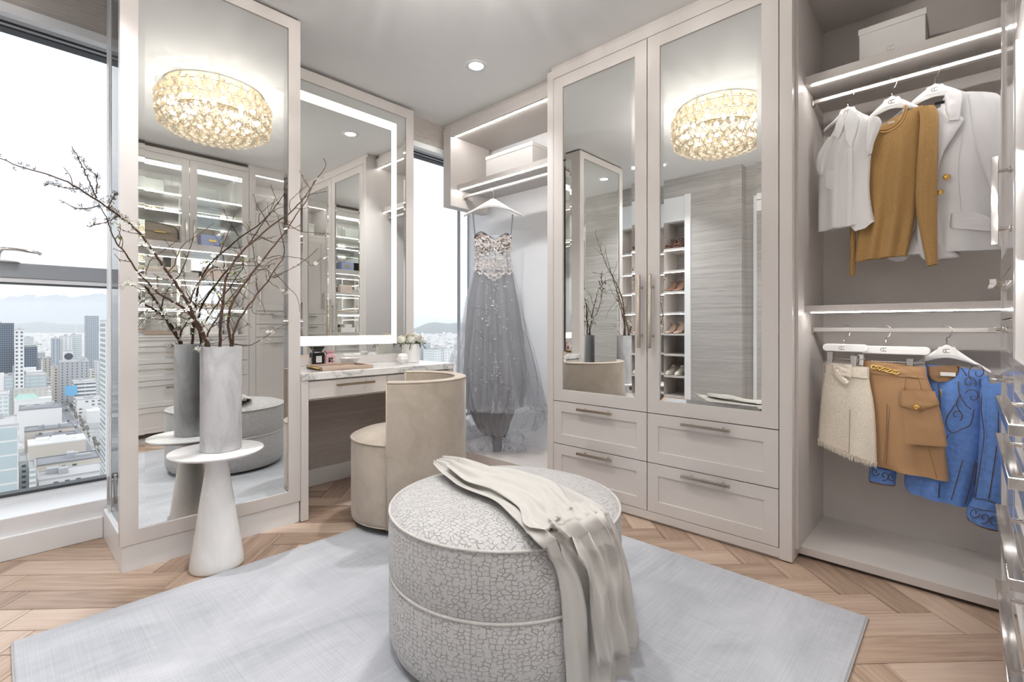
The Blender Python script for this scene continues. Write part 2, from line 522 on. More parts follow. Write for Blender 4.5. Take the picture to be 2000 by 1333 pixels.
M['greyknit'] = fabric('folded_grey_knit', (0.50, 0.48, 0.47), 0.9, (200, 200, 500), 0.4, 0.07)
M['bluebox'] = pm('pale_blue_leather', (0.42, 0.46, 0.72), 0.35)
M['bronze'] = pm('bronze_satin', (0.30, 0.17, 0.12), 0.35, metal=0.3)
M['plum'] = pm('plum_satin', (0.16, 0.075, 0.06), 0.4)
M['rosegold'] = pm('rose_gold_leather', (0.62, 0.47, 0.38), 0.3, metal=0.4)
M['canvas'] = pm('pale_canvas', (0.74, 0.68, 0.61), 0.8)
# ------------------------------------------------------------------ room shell
CEIL = 2.75
XL, XR, YB, YF = -3.2, 0.60, 3.06, -0.37       # left wall face, right wall, back wall, front wall (behind the camera)

ceiling = struct(obj('ceiling', MB().box(-3.236, XR + 0.1, -0.95, 3.3, CEIL, CEIL + 0.12), M['ceil']))
subfloor = struct(obj('floor', MB().box(-3.2, XR, -0.9, YB, -0.08, -0.006), M['gap']))

# herringbone oak: planks at 45 degrees, 130 x 650 mm
PW, PL = 0.13, 0.65
A_ = Vector((1, 1)) / math.sqrt(2); B_ = Vector((1, -1)) / math.sqrt(2); P0 = Vector((-2.941, 0.095))
RX0, RX1, RY0, RY1 = -3.19, XR, -0.86, YB - 0.01
def clip_poly(poly):
    for axis, lim, sgn in ((0, RX0, 1), (0, RX1, -1), (1, RY0, 1), (1, RY1, -1)):
        out = []
        for i in range(len(poly)):
            p, q = poly[i], poly[(i + 1) % len(poly)]
            dp, dq = (p[axis] - lim) * sgn, (q[axis] - lim) * sgn
            if dp >= 0: out.append(p)
            if dp * dq < 0: out.append(p + (q - p) * (dp / (dp - dq)))
        poly = out
        if len(poly) < 3: return None
    return poly
def plank_mesh(loc):
    """loc: polygon in the plank's own frame (along x); small chamfer to the joint"""
    n = len(loc); c = sum(loc, Vector((0, 0))) / n
    top = [p + (c - p).normalized() * 0.0016 for p in loc]
    mb = MB()
    mb.add([(p.x, p.y, 0.0) for p in top] + [(p.x, p.y, -0.0016) for p in loc] + [(p.x, p.y, -0.006) for p in loc],
           [tuple(range(n))] + [(i, n + i, n + (i + 1) % n, (i + 1) % n) for i in range(n)] + [(n + i, 2 * n + i, 2 * n + (i + 1) % n, n + (i + 1) % n) for i in range(n)])
    return mb.mesh('plank', M['oak'])
g_ = 0.0009
full = [Vector((g_, g_)), Vector((PL - g_, g_)), Vector((PL - g_, PW - g_)), Vector((g_, PW - g_))]
plank_full = plank_mesh(full)
for i in range(-14, 34):
    for j in range(-6, 8):
        base = P0 + (A_ + B_) * (PW * i) + (B_ - A_) * (PL * j)
        for kind in (0, 1):
            if kind == 0: o2, ex, ey = base, A_, B_
            else: o2, ex, ey = base + B_ * (PW + PL), -B_, A_
            rotw = math.atan2(ex.y, ex.x)
            hand = ex.x * ey.y - ex.y * ey.x
            if hand < 0: o2 = o2 + ey * PW; ey = -ey
            poly = [o2 + ex * p.x + ey * p.y for p in full]
            cl = clip_poly([p.copy() for p in poly])
            if not cl: continue
            whole = all(RX0 <= p.x <= RX1 and RY0 <= p.y <= RY1 for p in poly)
            area = 0.5 * abs(sum(cl[k].x * cl[(k + 1) % len(cl)].y - cl[k].y * cl[(k + 1) % len(cl)].x for k in range(len(cl))))
            if area < 0.0012: continue
            me = plank_full if whole else plank_mesh([Vector(((p - o2).dot(ex), (p - o2).dot(ey))) for p in cl])
            o = bpy.data.objects.new('plank', me); COL.objects.link(o); o.parent = subfloor
            o.location = (o2.x, o2.y, 0); o.rotation_euler = (0, 0, rotw)

# left wall: solid behind the vanity, low sills under the windows, bulkhead above
wall_left = struct(obj('wall_left', MB().box(-3.6, XL, 1.16, 2.19, 0, 2.62).box(-3.236, XL, -0.95, 3.05, 2.526, CEIL), M['cloth_y']))
sills = MB()
sills.box(-3.62, -3.205, -0.95, 1.16, -0.05, 0.19).box(-3.62, -3.205, 2.19, 3.05, -0.05, 0.19)
struct(obj('trim_1', sills, M['white'], bevel=0.004))
struct(obj('trim_2', MB().box(-3.244, -3.19, -0.95, 3.05, 2.505, 2.55), M['white'], bevel=0.003))
struct(obj('trim_3', MB().box(-3.62, -3.236, -0.95, 3.3, 2.622, CEIL), M['white']))
struct(obj('baseboard_left', MB().box(-3.205, -3.185, -0.37, 0.372, 0, 0.108).box(-3.205, -3.183, 1.178, 2.17, 0, 0.112).box(-3.205, -3.185, 2.214, 2.55, 0, 0.108), M['white'], bevel=0.004))

def window_unit(name, y0, y1, posts):
    w = thing(name, '', '', ((-3.5), (y0 + y1) / 2, 0.19))
    del w['label']; del w['category']; w['kind'] = 'structure'
    obj('head_rail', MB().box(-3.53, -3.47, y0, y1, 2.553, 2.612), M['alu_white'], w)
    obj('head_gasket', MB().box(-3.534, -3.466, y0, y1, 2.612, 2.622).box(-3.536, -3.466, y0, y1, 2.574, 2.584).box(-3.536, -3.466, y0, y1, 2.551, 2.560), M['alu_dark'], w)
    obj('pane', MB().box(-3.506, -3.494, y0, y1, 0.235, 2.553), M['pane'], w)
    obj('sill_rail', MB().box(-3.53, -3.47, y0, y1, 0.19, 0.222), M['alu_white'], w)
    obj('sill_gasket', MB().box(-3.535, -3.466, y0, y1, 0.222, 0.236), M['alu_dark'], w)
    for (p0, p1, mm) in posts:
        obj('mullion', MB().box(-3.515, -3.49, p0, p1, 0.19, 2.622), M[mm], w)
    return w
win1 = window_unit('window_1', -0.95, 1.16, [(1.06, 1.16, 'alu_white')])
obj('transom', MB().box(-3.54, -3.455, -0.95, 1.06, 1.312, 1.388), M['alu'], win1, bevel=0.003)
obj('transom_bead', MB().box(-3.538, -3.46, -0.95, 1.06, 1.290, 1.311), M['alu_white'], win1)
obj('transom_gasket', MB().box(-3.54, -3.458, -0.95, 1.06, 1.283, 1.290), M['alu_dark'], win1)
# crank handle on the transom
hb = MB()
hb.prism([(-0.075, 1.388), (-0.06, 1.396), (0.0, 1.402), (0.06, 1.396), (0.085, 1.388)], 0, 0.05, lambda s, n, z: (-3.47 + n, 0.0 + s, z))
obj('handle_base', hb, M['alu_white'], win1, bevel=0.004)
hb = MB()
hb.tube([(-3.445, 0.002, 1.396), (-3.445, 0.006, 1.43), (-3.44, 0.022, 1.452), (-3.435, 0.07, 1.452), (-3.43, 0.145, 1.444), (-3.43, 0.158, 1.436)], [0.013, 0.012, 0.010, 0.008, 0.008, 0.009], 8)
obj('window_handle', hb, M['chrome'], win1, smooth=True)
win2 = window_unit('window_2', 2.19, 3.3, [(2.99, 3.008, 'alu'), (3.115, 3.135, 'alu')])

# back wall behind the wardrobe, right wall, front wall with the shoe closet opening
struct(obj('wall_back', MB().box(-3.38, XR + 0.1, YB, YB + 0.1, 0, CEIL), M['white']))
struct(obj('wall_right', MB().box(XR, XR + 0.1, -0.95, YB, 0, CEIL), M['white']))
front = MB()
front.box(-3.2, -2.285, -0.46, YF, 2.535, CEIL)
front.box(-2.285, -1.79, -0.46, YF, 0, CEIL)
front.box(-3.6, -3.2005, -0.46, YF, 0, CEIL)
front.box(-1.70, XR, -0.62, -0.50, 0, CEIL)
front.box(-1.80, -1.688, -0.499, YF - .0005, 0, CEIL)
struct(obj('wall_front', front, M['cloth_x']))
struct(obj('trim_4', MB().box(-3.19, -2.285, -0.46, YF + 0.004, 2.262, 2.535), M['white']))
cas = MB().box(-2.290, -2.222, YF - 0.02, YF + 0.018, 0.14, 2.545).box(-2.296, -2.216, YF - 0.02, YF + 0.024, 0, 0.15)
struct(obj('trim_5', cas, M['white'], bevel=0.003))
struct(obj('baseboard_front', MB().box(-2.216, -1.69, YF - 0.01, YF + 0.014, 0, 0.112), M['white'], bevel=0.003))

# white door in the recess
dr = thing('door_1', '', '', (-1.1, -0.5, 0)); del dr['label']; del dr['category']; dr['kind'] = 'structure'
obj('door_frame', MB().ring((-1.61, -0.62, 0, 2.43), (-1.545, -0.685, -0.01, 2.365), -0.02, 0.02, lambda s, n, z: (s, -0.5 + n, z)), M['white'], dr, bevel=0.003)
mb = MB().ring((-1.54, -0.69, 0.008, 2.36), (-1.43, -0.80, 0.18, 2.25), -0.03, 0.005, lambda s, n, z: (s, -0.5 + n, z)).box(-1.43, -0.80, -0.525, -0.503, 0.18, 2.25)
obj('door_leaf', mb, M['white'], dr, bevel=0.002)
mb = MB().tube([(-1.49, -0.44, 1.0), (-1.49, -0.44, 1.45)], 0.009, 8)
for z in (1.06, 1.39): mb.tube([(-1.49, -0.5, z), (-1.49, -0.44, z)], 0.006, 8)
obj('door_handle', mb, M['chrome'], dr, smooth=True, angle=40)

# ------------------------------------------------------------------ cabinet parts
def shaker(s0, s1, z0, z1, mg, rec, th, MM, panel=True):
    mb = MB().ring((s0, s1, z0, z1), (s0 + mg, s1 - mg, z0 + mg, z1 - mg), -th, 0, MM)
    if panel:
        a, b, c, d = s0 + mg - .003, s1 - mg + .003, z0 + mg - .003, z1 - mg + .003
        v = [MM(*q) for q in ((a, -th, c), (b, -th, c), (b, -rec, c), (a, -rec, c), (a, -th, d), (b, -th, d), (b, -rec, d), (a, -rec, d))]
        mb.add(v, [(0, 3, 2, 1), (4, 5, 6, 7), (0, 1, 5, 4), (1, 2, 6, 5), (2, 3, 7, 6), (3, 0, 4, 7)])
    return mb
def bevel_mirror(s0, s1, z0, z1, n, MM, bv=0.022, drop=0.0013, back=0.008):
    o = [(s0, z0), (s1, z0), (s1, z1), (s0, z1)]
    i = [(s0 + bv, z0 + bv), (s1 - bv, z0 + bv), (s1 - bv, z1 - bv), (s0 + bv, z1 - bv)]
    v = [MM(s, n, z) for s, z in i] + [MM(s, n - drop, z) for s, z in o] + [MM(s, n - back, z) for s, z in o]
    f = [(0, 1, 2, 3)] + [(k, 4 + k, 4 + (k + 1) % 4, (k + 1) % 4) for k in range(4)] + [(4 + k, 8 + k, 8 + (k + 1) % 4, 4 + (k + 1) % 4) for k in range(4)] + [(8, 9, 10, 11)]
    return MB().add(v, f)
def bar_handle(sa, za, sb, zb, MM, out=0.034, w=0.0075, inset=0.17):
    """square bar from (sa,za) to (sb,zb) on two round posts"""
    mb = MB()
    if abs(sb - sa) > abs(zb - za):
        mb.prism([(sa, za - w), (sb, za - w), (sb, za + w), (sa, za + w)], out - w * 1.3, out + w * 0.7, MM)
    else:
        mb.prism([(sa - w, za), (sa + w, za), (sa + w, zb), (sa - w, zb)], out - w * 1.3, out + w * 0.7, MM)
    for t in (inset, 1 - inset):
        s, z = sa + (sb - sa) * t, za + (zb - za) * t
        P = lambda n: Vector(MM(s, n, z))
        mb.tube([P(0.0), P(0.004), P(0.004), P(out - w)], [0.009, 0.008, 0.0052, 0.0046], 10)
    return mb

# ------------------------------------------------------------------ wardrobe with mirrored doors
W = thing('wardrobe', 'greige built-in wardrobe with two mirrored doors above four shaker drawers', 'wardrobe', (-1.275, 2.73, 0))
cr = MB()
cr.box(-1.98, -1.931, 2.447, YB - .005, 0.0, 2.713)
cr.box(-0.621, -0.569, 2.447, YB - .005, 0.006, 2.748)
cr.box(-1.931, -0.621, 2.447, YB - .005, 2.658, 2.713)
cr.box(-1.931, -0.621, 2.447, 2.49, 0.012, 0.055)
cr.box(-1.931, -0.621, 2.475, YB - .005, 0.055, 0.06)
cr.box(-1.931, -0.621, 3.03, YB - .005, 0.06, 2.66)
obj('carcass', cr, M['paint'], W, bevel=0.0015)
obj('crown_filler', MB().box(-1.965, -0.621, 2.470, YB - .005, 2.713, 2.749), M['paint'], W)
obj('toe_kick', MB().box(-1.93, -0.60, 2.462, 2.50, 0.0, 0.012), M['paint'], W)
obj('inner_back', MB().box(-1.931, -0.621, 2.475, 2.50, 0.06, 2.66), M['gap'], W)
for (s0, s1, sh) in ((-1.928, -1.2795, -1.309), (-1.2745, -0.6245, -1.2425)):
    d = obj('door', shaker(s0, s1, 0.598, 2.655, 0.072, 0.0, 0.022, MW, panel=False), M['paint'], W, bevel=0.0012)
    obj('mirror', bevel_mirror(s0 + .0715, s1 - .0715, .6695, 2.5835, -0.004, MW), M['mirror'], d)
    obj('handle', bar_handle(sh, 0.952, sh, 1.352, MW, out=0.036), M['nickel'], d, bevel=0.001)
for (s0, s1) in ((-1.928, -1.2795), (-1.2745, -0.6245)):
    for (z0, z1, zh) in ((0.327, 0.5935, 0.565), (0.058, 0.3225, 0.297)):
        d = obj('drawer', shaker(s0, s1, z0, z1, 0.063, 0.007, 0.02, MW), M['paint'], W, bevel=0.0012)
        c = (s0 + s1) / 2
        obj('handle', bar_handle(c - .122, zh, c + .122, zh, MW, out=0.034), M['nickel'], d, bevel=0.001)

# ------------------------------------------------------------------ open hanging cupboard with the gown (left of the wardrobe)
N = thing('hanging_cupboard', 'open greige cupboard beside window with lit shelf and rail for the long gown', 'cupboard', (-2.55, 2.8, 0))
mb = MB()
mb.box(-3.174, -3.081, 2.55, 2.99, 2.062, 2.71)
obj('side_panel', mb, M['inside'], N, bevel=0.0015)
obj('header', MB().box(-3.081, -1.981, 2.55, 2.572, 2.626, 2.71), M['paint'], N, bevel=0.0015)
obj('top_panel', MB().box(-3.081, -1.981, 2.572, 3.03, 2.634, 2.71), M['inside'], N)
obj('crown_filler', MB().box(-3.19, -1.981, 2.575, 3.03, 2.71, 2.749), M['paint'], N)
obj('back_panel', MB().box(-3.375, -1.981, 3.03, YB - .005, 0.02, 2.71), M['white'], N)
obj('shelf', MB().box(-3.081, -1.981, 2.62, 3.03, 2.205, 2.243), M['inside'], N, bevel=0.0015)
obj('light_strip', MB().box(-3.06, -1.985, 2.586, 2.594, 2.628, 2.6345), M['strip'], N)
obj('light_strip', MB().box(-3.06, -1.985, 2.640, 2.647, 2.2015, 2.2055), M['strip'], N)
rod = MB()
rod.prism([(2.689, 2.147), (2.711, 2.147), (2.711, 2.170), (2.689, 2.170)], -3.081, -1.981, lambda s, n, z: (n, s, z))
obj('closet_rod', rod, M['satin'], N, bevel=0.004)
obj('rod_socket', MB().prism([(2.68, 2.135), (2.72, 2.135), (2.72, 2.175), (2.68, 2.175)], -3.081, -3.072, lambda s, n, z: (n, s, z)), M['nickel'], N, bevel=0.003)
obj('floor_block', MB().box(-3.17, -1.981, 2.55, 3.03, 0.018, 0.082), M['inside'], N, bevel=0.0015)
obj('toe_kick', MB().box(-3.16, -1.99, 2.575, 3.0, 0.0, 0.018), M['gap'], N)

# ------------------------------------------------------------------ open clothes cupboard right of the wardrobe
O = thing('clothes_cupboard', 'open greige cupboard with two lit rails of hanging clothes right of wardrobe', 'cupboard', (0.0, 2.8, 0))
obj('side_panel', MB().box(-0.5685, -0.556, 2.50, 3.03, 0.052, 2.70), M['inside'], O)
obj('back_panel', MB().box(-0.556, 0.58, 3.03, YB - .005, 0.02, 2.70), M['inside'], O)
obj('top_panel', MB().box(-0.5685, 0.58, 2.56, 3.03, 2.64, 2.74), M['inside'], O)
obj('upper_shelf', MB().box(-0.556, 0.58, 2.62, 3.03, 2.212, 2.252), M['inside'], O, bevel=0.0015)
obj('lower_shelf', MB().box(-0.556, 0.58, 2.62, 3.03, 1.136, 1.168), M['inside'], O, bevel=0.0015)
obj('light_strip', MB().box(-0.53, 0.57, 2.640, 2.648, 2.2085, 2.2125), M['strip'], O)
obj('light_strip', MB().box(-0.53, 0.57, 2.6195, 2.627, 1.1325, 1.1365), M['strip'], O)
for z in (2.182, 1.055):
    obj('closet_rod', MB().prism([(2.768, z - .012), (2.792, z - .012), (2.792, z + .010), (2.768, z + .010)], -0.556, 0.58, lambda s, n, z: (n, s, z)), M['satin'], O, bevel=0.004)
    obj('rod_socket', MB().prism([(2.76, z - .022), (2.80, z - .022), (2.80, z + .02), (2.76, z + .02)], -0.556, -0.547, lambda s, n, z: (n, s, z)), M['nickel'], O, bevel=0.003)
obj('floor_block', MB().box(-0.5685, 0.58, 2.55, 3.03, 0.016, 0.052), M['inside'], O, bevel=0.0015)
obj('toe_kick', MB().box(-0.56, 0.58, 2.57, 2.60, 0.0, 0.016), M['gap'], O)

# ------------------------------------------------------------------ tall lacquered cupboard at the right, beside the clothes
T = thing('tall_cupboard', 'tall pale gloss cupboard at right edge with open lit niche, doors and drawers', 'cupboard', (0.33, 2.11, 0))
TC = MB()
TC.box(0.094, 0.56, 1.79, 1.853, 0.0, 2.71)
TC.box(0.094, 0.56, 2.432, 2.45, 0.0, 2.71)
TC.box(0.092, 0.56, 1.853, 2.432, 2.652, 2.71)
TC.box(0.094, 0.56, 1.853, 2.432, 2.251, 2.282)
TC.box(0.094, 0.56, 1.853, 2.432, 0.05, 0.082)
TC.box(0.50, 0.56, 1.853, 2.432, 0.082, 2.652)
obj('carcass', TC, M['lacquer'], T, bevel=0.0015)
obj('front_stile', MB().box(0.0895, 0.094, 1.79, 1.853, 0.0, 2.71), M['lacquer'], T)
obj('crown_filler', MB().box(0.11, 0.56, 1.79, 2.45, 2.71, 2.749), M['lacquer'], T)
obj('toe_kick', MB().box(0.125, 0.56, 1.79, 2.45, 0.0, 0.05), M['lacquer'], T)
obj('inner_back', MB().box(0.12, 0.125, 1.853, 2.432, 0.082, 2.25), M['gap'], T)
obj('light_strip', MB().box(0.112, 0.119, 1.86, 2.425, 2.648, 2.6525), M['strip'], T)
d = obj('door', shaker(1.856, 2.429, 1.235, 2.248, 0.066, 0.007, 0.02, MR), M['lacquer'], T, bevel=0.0012)
obj('handle', bar_handle(1.885, 1.295, 1.885, 1.538, MR), M['chrome'], d, bevel=0.001)
for z0, z1 in ((1.094, 1.231), (0.961, 1.090)):
    d = obj('drawer', shaker(1.856, 2.429, z0, z1, 0.036, 0.007, 0.02, MR), M['lacquer'], T, bevel=0.0012)
    obj('handle', bar_handle(1.99, z1 - .03, 2.21, z1 - .03, MR), M['chrome'], d, bevel=0.001)
d = obj('door', shaker(1.856, 2.429, 0.085, 0.957, 0.066, 0.007, 0.02, MR), M['lacquer'], T, bevel=0.0012)
obj('handle', bar_handle(1.99, 0.91, 2.21, 0.91, MR), M['chrome'], d, bevel=0.001)

# ------------------------------------------------------------------ display cupboards with glass doors, open shelves and drawers
def display(y0, y1, label):
    D = thing('display_cupboard', label, 'cupboard', (0.3, (y0 + y1) / 2, 0))
    ym = (y0 + y1) / 2 - 0.02
    c = MB()
    c.box(0.092, 0.56, y0, y0 + .018, 0.06, 2.71).box(0.092, 0.56, y1 - .016, y1, 0.06, 2.71)
    c.box(0.092, 0.56, y0 + .018, y1 - .016, 2.664, 2.71)
    c.box(0.094, 0.56, y0 + .018, y1 - .016, 1.80, 1.862)
    obj('carcass', c, M['lacquer'], D, bevel=0.0012)
    obj('crown_filler', MB().box(0.13, 0.56, y0, y1, 2.71, 2.749), M['gap'], D)
    obj('worktop', MB().box(0.088, 0.56, y0 + .001, y1 - .001, 0.968, 0.989), M['lacquer'], D, bevel=0.0015)
    obj('base', MB().box(0.112, 0.56, y0 + .018, y1 - .016, 0.06, 0.965), M['gap'], D)
    obj('toe_kick', MB().box(0.125, 0.56, y0, y1, 0.0, 0.06), M['lacquer'], D)
    obj('mirror_back', MB().box(0.45, 0.456, y0 + .018, y1 - .016, 0.99, 2.66), M['mirror'], D)
    for z in (2.316, 2.150):
        s = obj('glass_shelf', MB().box(0.135, 0.45, y0 + .02, y1 - .018, z - .006, z + .006), M['lacquer'], D)
        obj('light_strip', MB().box(0.129, 0.135, y0 + .02, y1 - .018, z - .006, z + .004), M['strip'], s)
    for z in (1.524, 1.245):
        s = obj('shelf', MB().box(0.108, 0.45, y0 + .018, y1 - .016, z - .013, z + .018), M['lacquer'], D, bevel=0.0012)
        obj('light_strip', MB().box(0.112, 0.118, y0 + .02, y1 - .018, z - .0165, z - .0125), M['strip'], s)
    obj('light_strip', MB().box(0.112, 0.119, y0 + .02, y1 - .018, 1.796, 1.8005), M['strip'], D)
    obj('light_strip', MB().box(0.40, 0.408, y0 + .02, y1 - .018, 2.655, 2.6645), M['strip'], D)
    for s0, s1, sh in ((y0 + .003, ym - .002, ym - .032), (ym + .002, y1 - .003, ym + .032)):
        d = obj('door', shaker(s0, s1, 1.799, 2.661, 0.062, 0, 0.02, MR, panel=False), M['lacquer'], D, bevel=0.0012)
        obj('pane', MB().prism([(s0 + .061, 1.86), (s1 - .061, 1.86), (s1 - .061, 2.60), (s0 + .061, 2.60)], -0.012, -0.008, MR), M['glass'], d)
        obj('handle', bar_handle(sh, 1.885, sh, 2.09, MR), M['chrome'], d, bevel=0.001)
    for z0, z1, zh in ((0.884, 0.965, 0.91), (0.728, 0.880, 0.828), (0.576, 0.724, 0.672), (0.333, 0.572, 0.508), (0.098, 0.329, 0.268)):
        d = obj('drawer', shaker(y0 + .003, y1 - .003, z0, z1, 0.045 if z1 - z0 > .1 else 0.022, 0.006, 0.02, MR), M['lacquer'], D, bevel=0.0012)
        obj('handle', bar_handle((y0 + y1) / 2 - .215, zh, (y0 + y1) / 2 + .215, zh, MR, w=0.0095, out=0.036), M['chrome'], d, bevel=0.0012)
    return D
display(0.78, 1.788, 'pale display cupboard along right edge with glass doors, open shelves and long drawers')
display(-0.32, 0.778, 'second pale display cupboard behind the viewer, only seen in the mirrors')

# ------------------------------------------------------------------ mirrored column with glass side, left
C = thing('mirrored_column', 'full-height greige framed mirror column standing before the left window', 'mirror', (-2.7, 0.75, 0))
cfr = shaker(0.364, 1.138, 0.116, 2.735, 0.064, 0, 0.042, MP, panel=False)
obj('frame', cfr, M['paint'], C, bevel=0.0015)
obj('mirror', bevel_mirror(0.4275, 1.0745, 0.1795, 2.6715, -0.005, MP, bv=0.024), M['mirror'], C)
obj('backing', MB().box(-2.69, -2.664, 0.37, 1.13, 0.116, 2.735), M['white'], C)
obj('plinth', MB().box(-2.69, -2.66, 0.372, 1.134, 0.0, 0.112), M['white'], C, bevel=0.001)
obj('plinth', MB().box(-3.184, -2.69, 0.372, 0.425, 0.0, 0.145), M['white'], C, bevel=0.002)
MS = lambda s, n, z: (s, 1.138 + n, z)
obj('side_frame', shaker(-3.19, -2.69, 0.0, 2.735, 0.06, 0, 0.03, MS, panel=False), M['paint'], C, bevel=0.0015)
obj('side_mirror', bevel_mirror(-3.131, -2.749, 0.0595, 2.6755, -0.004, MS), M['mirror'], C)
obj('side_backing', MB().box(-3.19, -2.70, 1.10, 1.112, 0.0, 2.735), M['white'], C)
obj('crown_filler', MB().box(-2.685, -2.665, 0.37, 1.13, 2.735, 2.749).box(-3.19, -2.69, 1.115, 1.13, 2.735, 2.749), M['gap'], C)
obj('side_glass', MB().box(-3.10, -2.69, 0.392, 0.400, 0.145, 2.735), M['glass'], C)
obj('glass_post', MB().box(-3.197, -3.125, 0.386, 0.404, 0.145, 2.748).box(-3.125, -3.10, 0.390, 0.402, 0.145, 2.748), M['alu_white'], C, bevel=0.002)
pull = MB().prism([(-3.095, .187), (-3.075, .187), (-3.075, .332), (-3.095, .332)], 0.0, 0.012, lambda s, n, z: (s, 0.372 + n, z))
pull.tube([(-3.085, .378, .21), (-3.085, .396, .21)], .005, 8).tube([(-3.085, .378, .31), (-3.085, .396, .31)], .005, 8)
obj('glass_pull', pull, M['chrome'], C, bevel=0.002)

# ------------------------------------------------------------------ vanity
V = thing('vanity_desk', 'greige built-in dressing table with two slim drawers under the marble top', 'table', (-2.9, 1.67, 0))
mb = MB().box(-3.18, -2.64, 1.139, 1.178, 0.004, 0.771).box(-3.18, -2.64, 2.172, 2.211, 0.004, 0.771)
mb.box(-3.18, -2.665, 1.178, 2.172, 0.76, 0.771).box(-3.18, -2.665, 1.178, 2.172, 0.655, 0.662)
obj('carcass', mb, M['paint'], V, bevel=0.0015)
obj('feet', MB().box(-3.16, -2.66, 1.146, 1.17, 0, 0.005).box(-3.16, -2.66, 2.18, 2.204, 0, 0.005), M['gap'], V)
for s0, s1 in ((1.181, 1.6745), (1.6785, 2.169)):
    d = obj('drawer', MB().prism([(s0, .666), (s1, .666), (s1, .763), (s0, .763)], -0.02, 0.0, lambda s, n, z: (-2.644 + n, s, z)), M['paint'], V, bevel=0.0015)
    c = (s0 + s1) / 2 + 0.02
    obj('handle', bar_handle(c - .122, .736, c + .122, .736, lambda s, n, z: (-2.644 + n, s, z), out=0.034), M['nickel'], d, bevel=0.001)
tag(obj('marble_top', MB().box(-3.198, -2.636, 1.1395, 2.213, 0.7715, 0.812), M['marble'], bevel=0.003), 'thick white marble slab with grey veins on top of the dressing table', 'worktop')

VM = thing('vanity_mirror', 'large greige framed mirror with glowing border standing on marble dressing table', 'mirror', (-3.15, 1.67, 0.812))
MV = lambda s, n, z: (-3.10 + n, s, z)
obj('frame', MB().ring((1.142, 2.20, 0.8125, 2.728), (1.212, 2.13, 0.868, 2.655), -0.095, 0, MV), M['paint'], VM, bevel=0.0015)
# the mirror has a frosted strip let into it, lit from behind
y0_, y1_, z0_, z1_ = 1.2125, 2.1295, 0.8685, 2.6545
obj('mirror', bevel_mirror(y0_, y1_, z0_, z1_, -0.004, MV, bv=0.018), M['mirror'], VM)
obj('light_band', MB().ring((1.262, 2.048, 0.944, 2.584), (1.306, 2.004, 1.006, 2.523), -0.0045, -0.0032, MV), M['band'], VM)
# ------------------------------------------------------------------ ceiling lamps
def downlight(x, y, label):
    t = thing('recessed_downlight', label, 'lamp', (x, y, CEIL), group=None)
    obj('trim_ring', MB().lathe([(.044, -.002), (.046, -.006), (.066, -.005), (.071, -.0005)], 28, (x, y, CEIL)), M['white'], t, smooth=True, angle=50)
    obj('lens', MB().lathe([(0, -.0015), (.045, -.0015)], 24, (x, y, CEIL)), M['strip'], t)
    l = bpy.data.lights.new('downlight_lamp', 'AREA'); l.shape = 'DISK'; l.size = 0.085; l.spread = 1.75
    l.energy = P_DOWN; l.color = (0.98, 0.985, 1.0)
    o = bpy.data.objects.new('downlight_lamp', l); COL.objects.link(o); o.location = (x, y, CEIL - 0.008)
downlight(-2.297, 2.113, 'small round recessed downlight in ceiling nearest the dressing table')
downlight(-2.31, 0.17, 'small round recessed downlight above the side table, seen in the mirrors')
#downlight(-0.46, 2.113, 'small round recessed downlight before the clothes cupboard, above the picture')
downlight(-0.46, 0.17, 'small round recessed downlight above the viewer')

CHX, CHY = -1.38, 1.08
ch = thing('chandelier', 'round ceiling chandelier of glowing crystal drops, seen in the mirrors', 'chandelier', (CHX, CHY, CEIL))
obj('canopy', MB().lathe([(0, -.012), (.30, -.012), (.312, -.004), (.312, 0)], 48, (CHX, CHY, CEIL)), M['brass'], ch, smooth=True, angle=40)
fr = MB()
for z in (2.70, 2.625, 2.55):
    fr.tube([(CHX + .322 * math.cos(a), CHY + .322 * math.sin(a), z) for a in [2 * PI * k / 48 for k in range(49)]], .004, 6)
for k in range(8):
    a = 2 * PI * k / 8 + .2
    fr.tube([(CHX + .30 * math.cos(a), CHY + .30 * math.sin(a), 2.74), (CHX + .322 * math.cos(a), CHY + .322 * math.sin(a), 2.70), (CHX + .322 * math.cos(a), CHY + .322 * math.sin(a), 2.55)], .004, 6)
for r in (.26, .20, .14, .075):
    fr.tube([(CHX + r * math.cos(a), CHY + r * math.sin(a), 2.505) for a in [2 * PI * k / 36 for k in range(37)]], .003, 5)
for k in range(4):
    a = PI * k / 4
    fr.tube([(CHX + .322 * math.cos(a), CHY + .322 * math.sin(a), 2.55), (CHX + .26 * math.cos(a), CHY + .26 * math.sin(a), 2.505), (CHX - .26 * math.cos(a), CHY - .26 * math.sin(a), 2.505), (CHX - .322 * math.cos(a), CHY - .322 * math.sin(a), 2.55)], .003, 5)
obj('ring_frame', fr, M['brass'], ch)
mcr, nt_, b_, out_ = new_mat('crystal_drop')
nt_.nodes.remove(b_)
gl_ = nd(mcr, 'ShaderNodeBsdfGlass'); gl_.inputs['Roughness'].default_value = 0.0; gl_.inputs['IOR'].default_value = 1.5; gl_.inputs['Color'].default_value = (1, .97, .92, 1)
tr_ = nd(mcr, 'ShaderNodeBsdfTransparent'); tr_.inputs['Color'].default_value = (1, .98, .95, 1)
mx_ = nd(mcr, 'ShaderNodeMixShader'); mx_.inputs['Fac'].default_value = 0.4
lk(mcr, gl_.outputs[0], mx_.inputs[1]); lk(mcr, tr_.outputs[0], mx_.inputs[2]); lk(mcr, mx_.outputs[0], out_.inputs['Surface'])
drop_me = MB().lathe([(0, -.036), (.010, -.034), (.017, -.027), (.0205, -.016), (.019, -.003), (.013, .012), (.006, .026), (0, .036)], 10).mesh('crystal_drop', mcr, True)
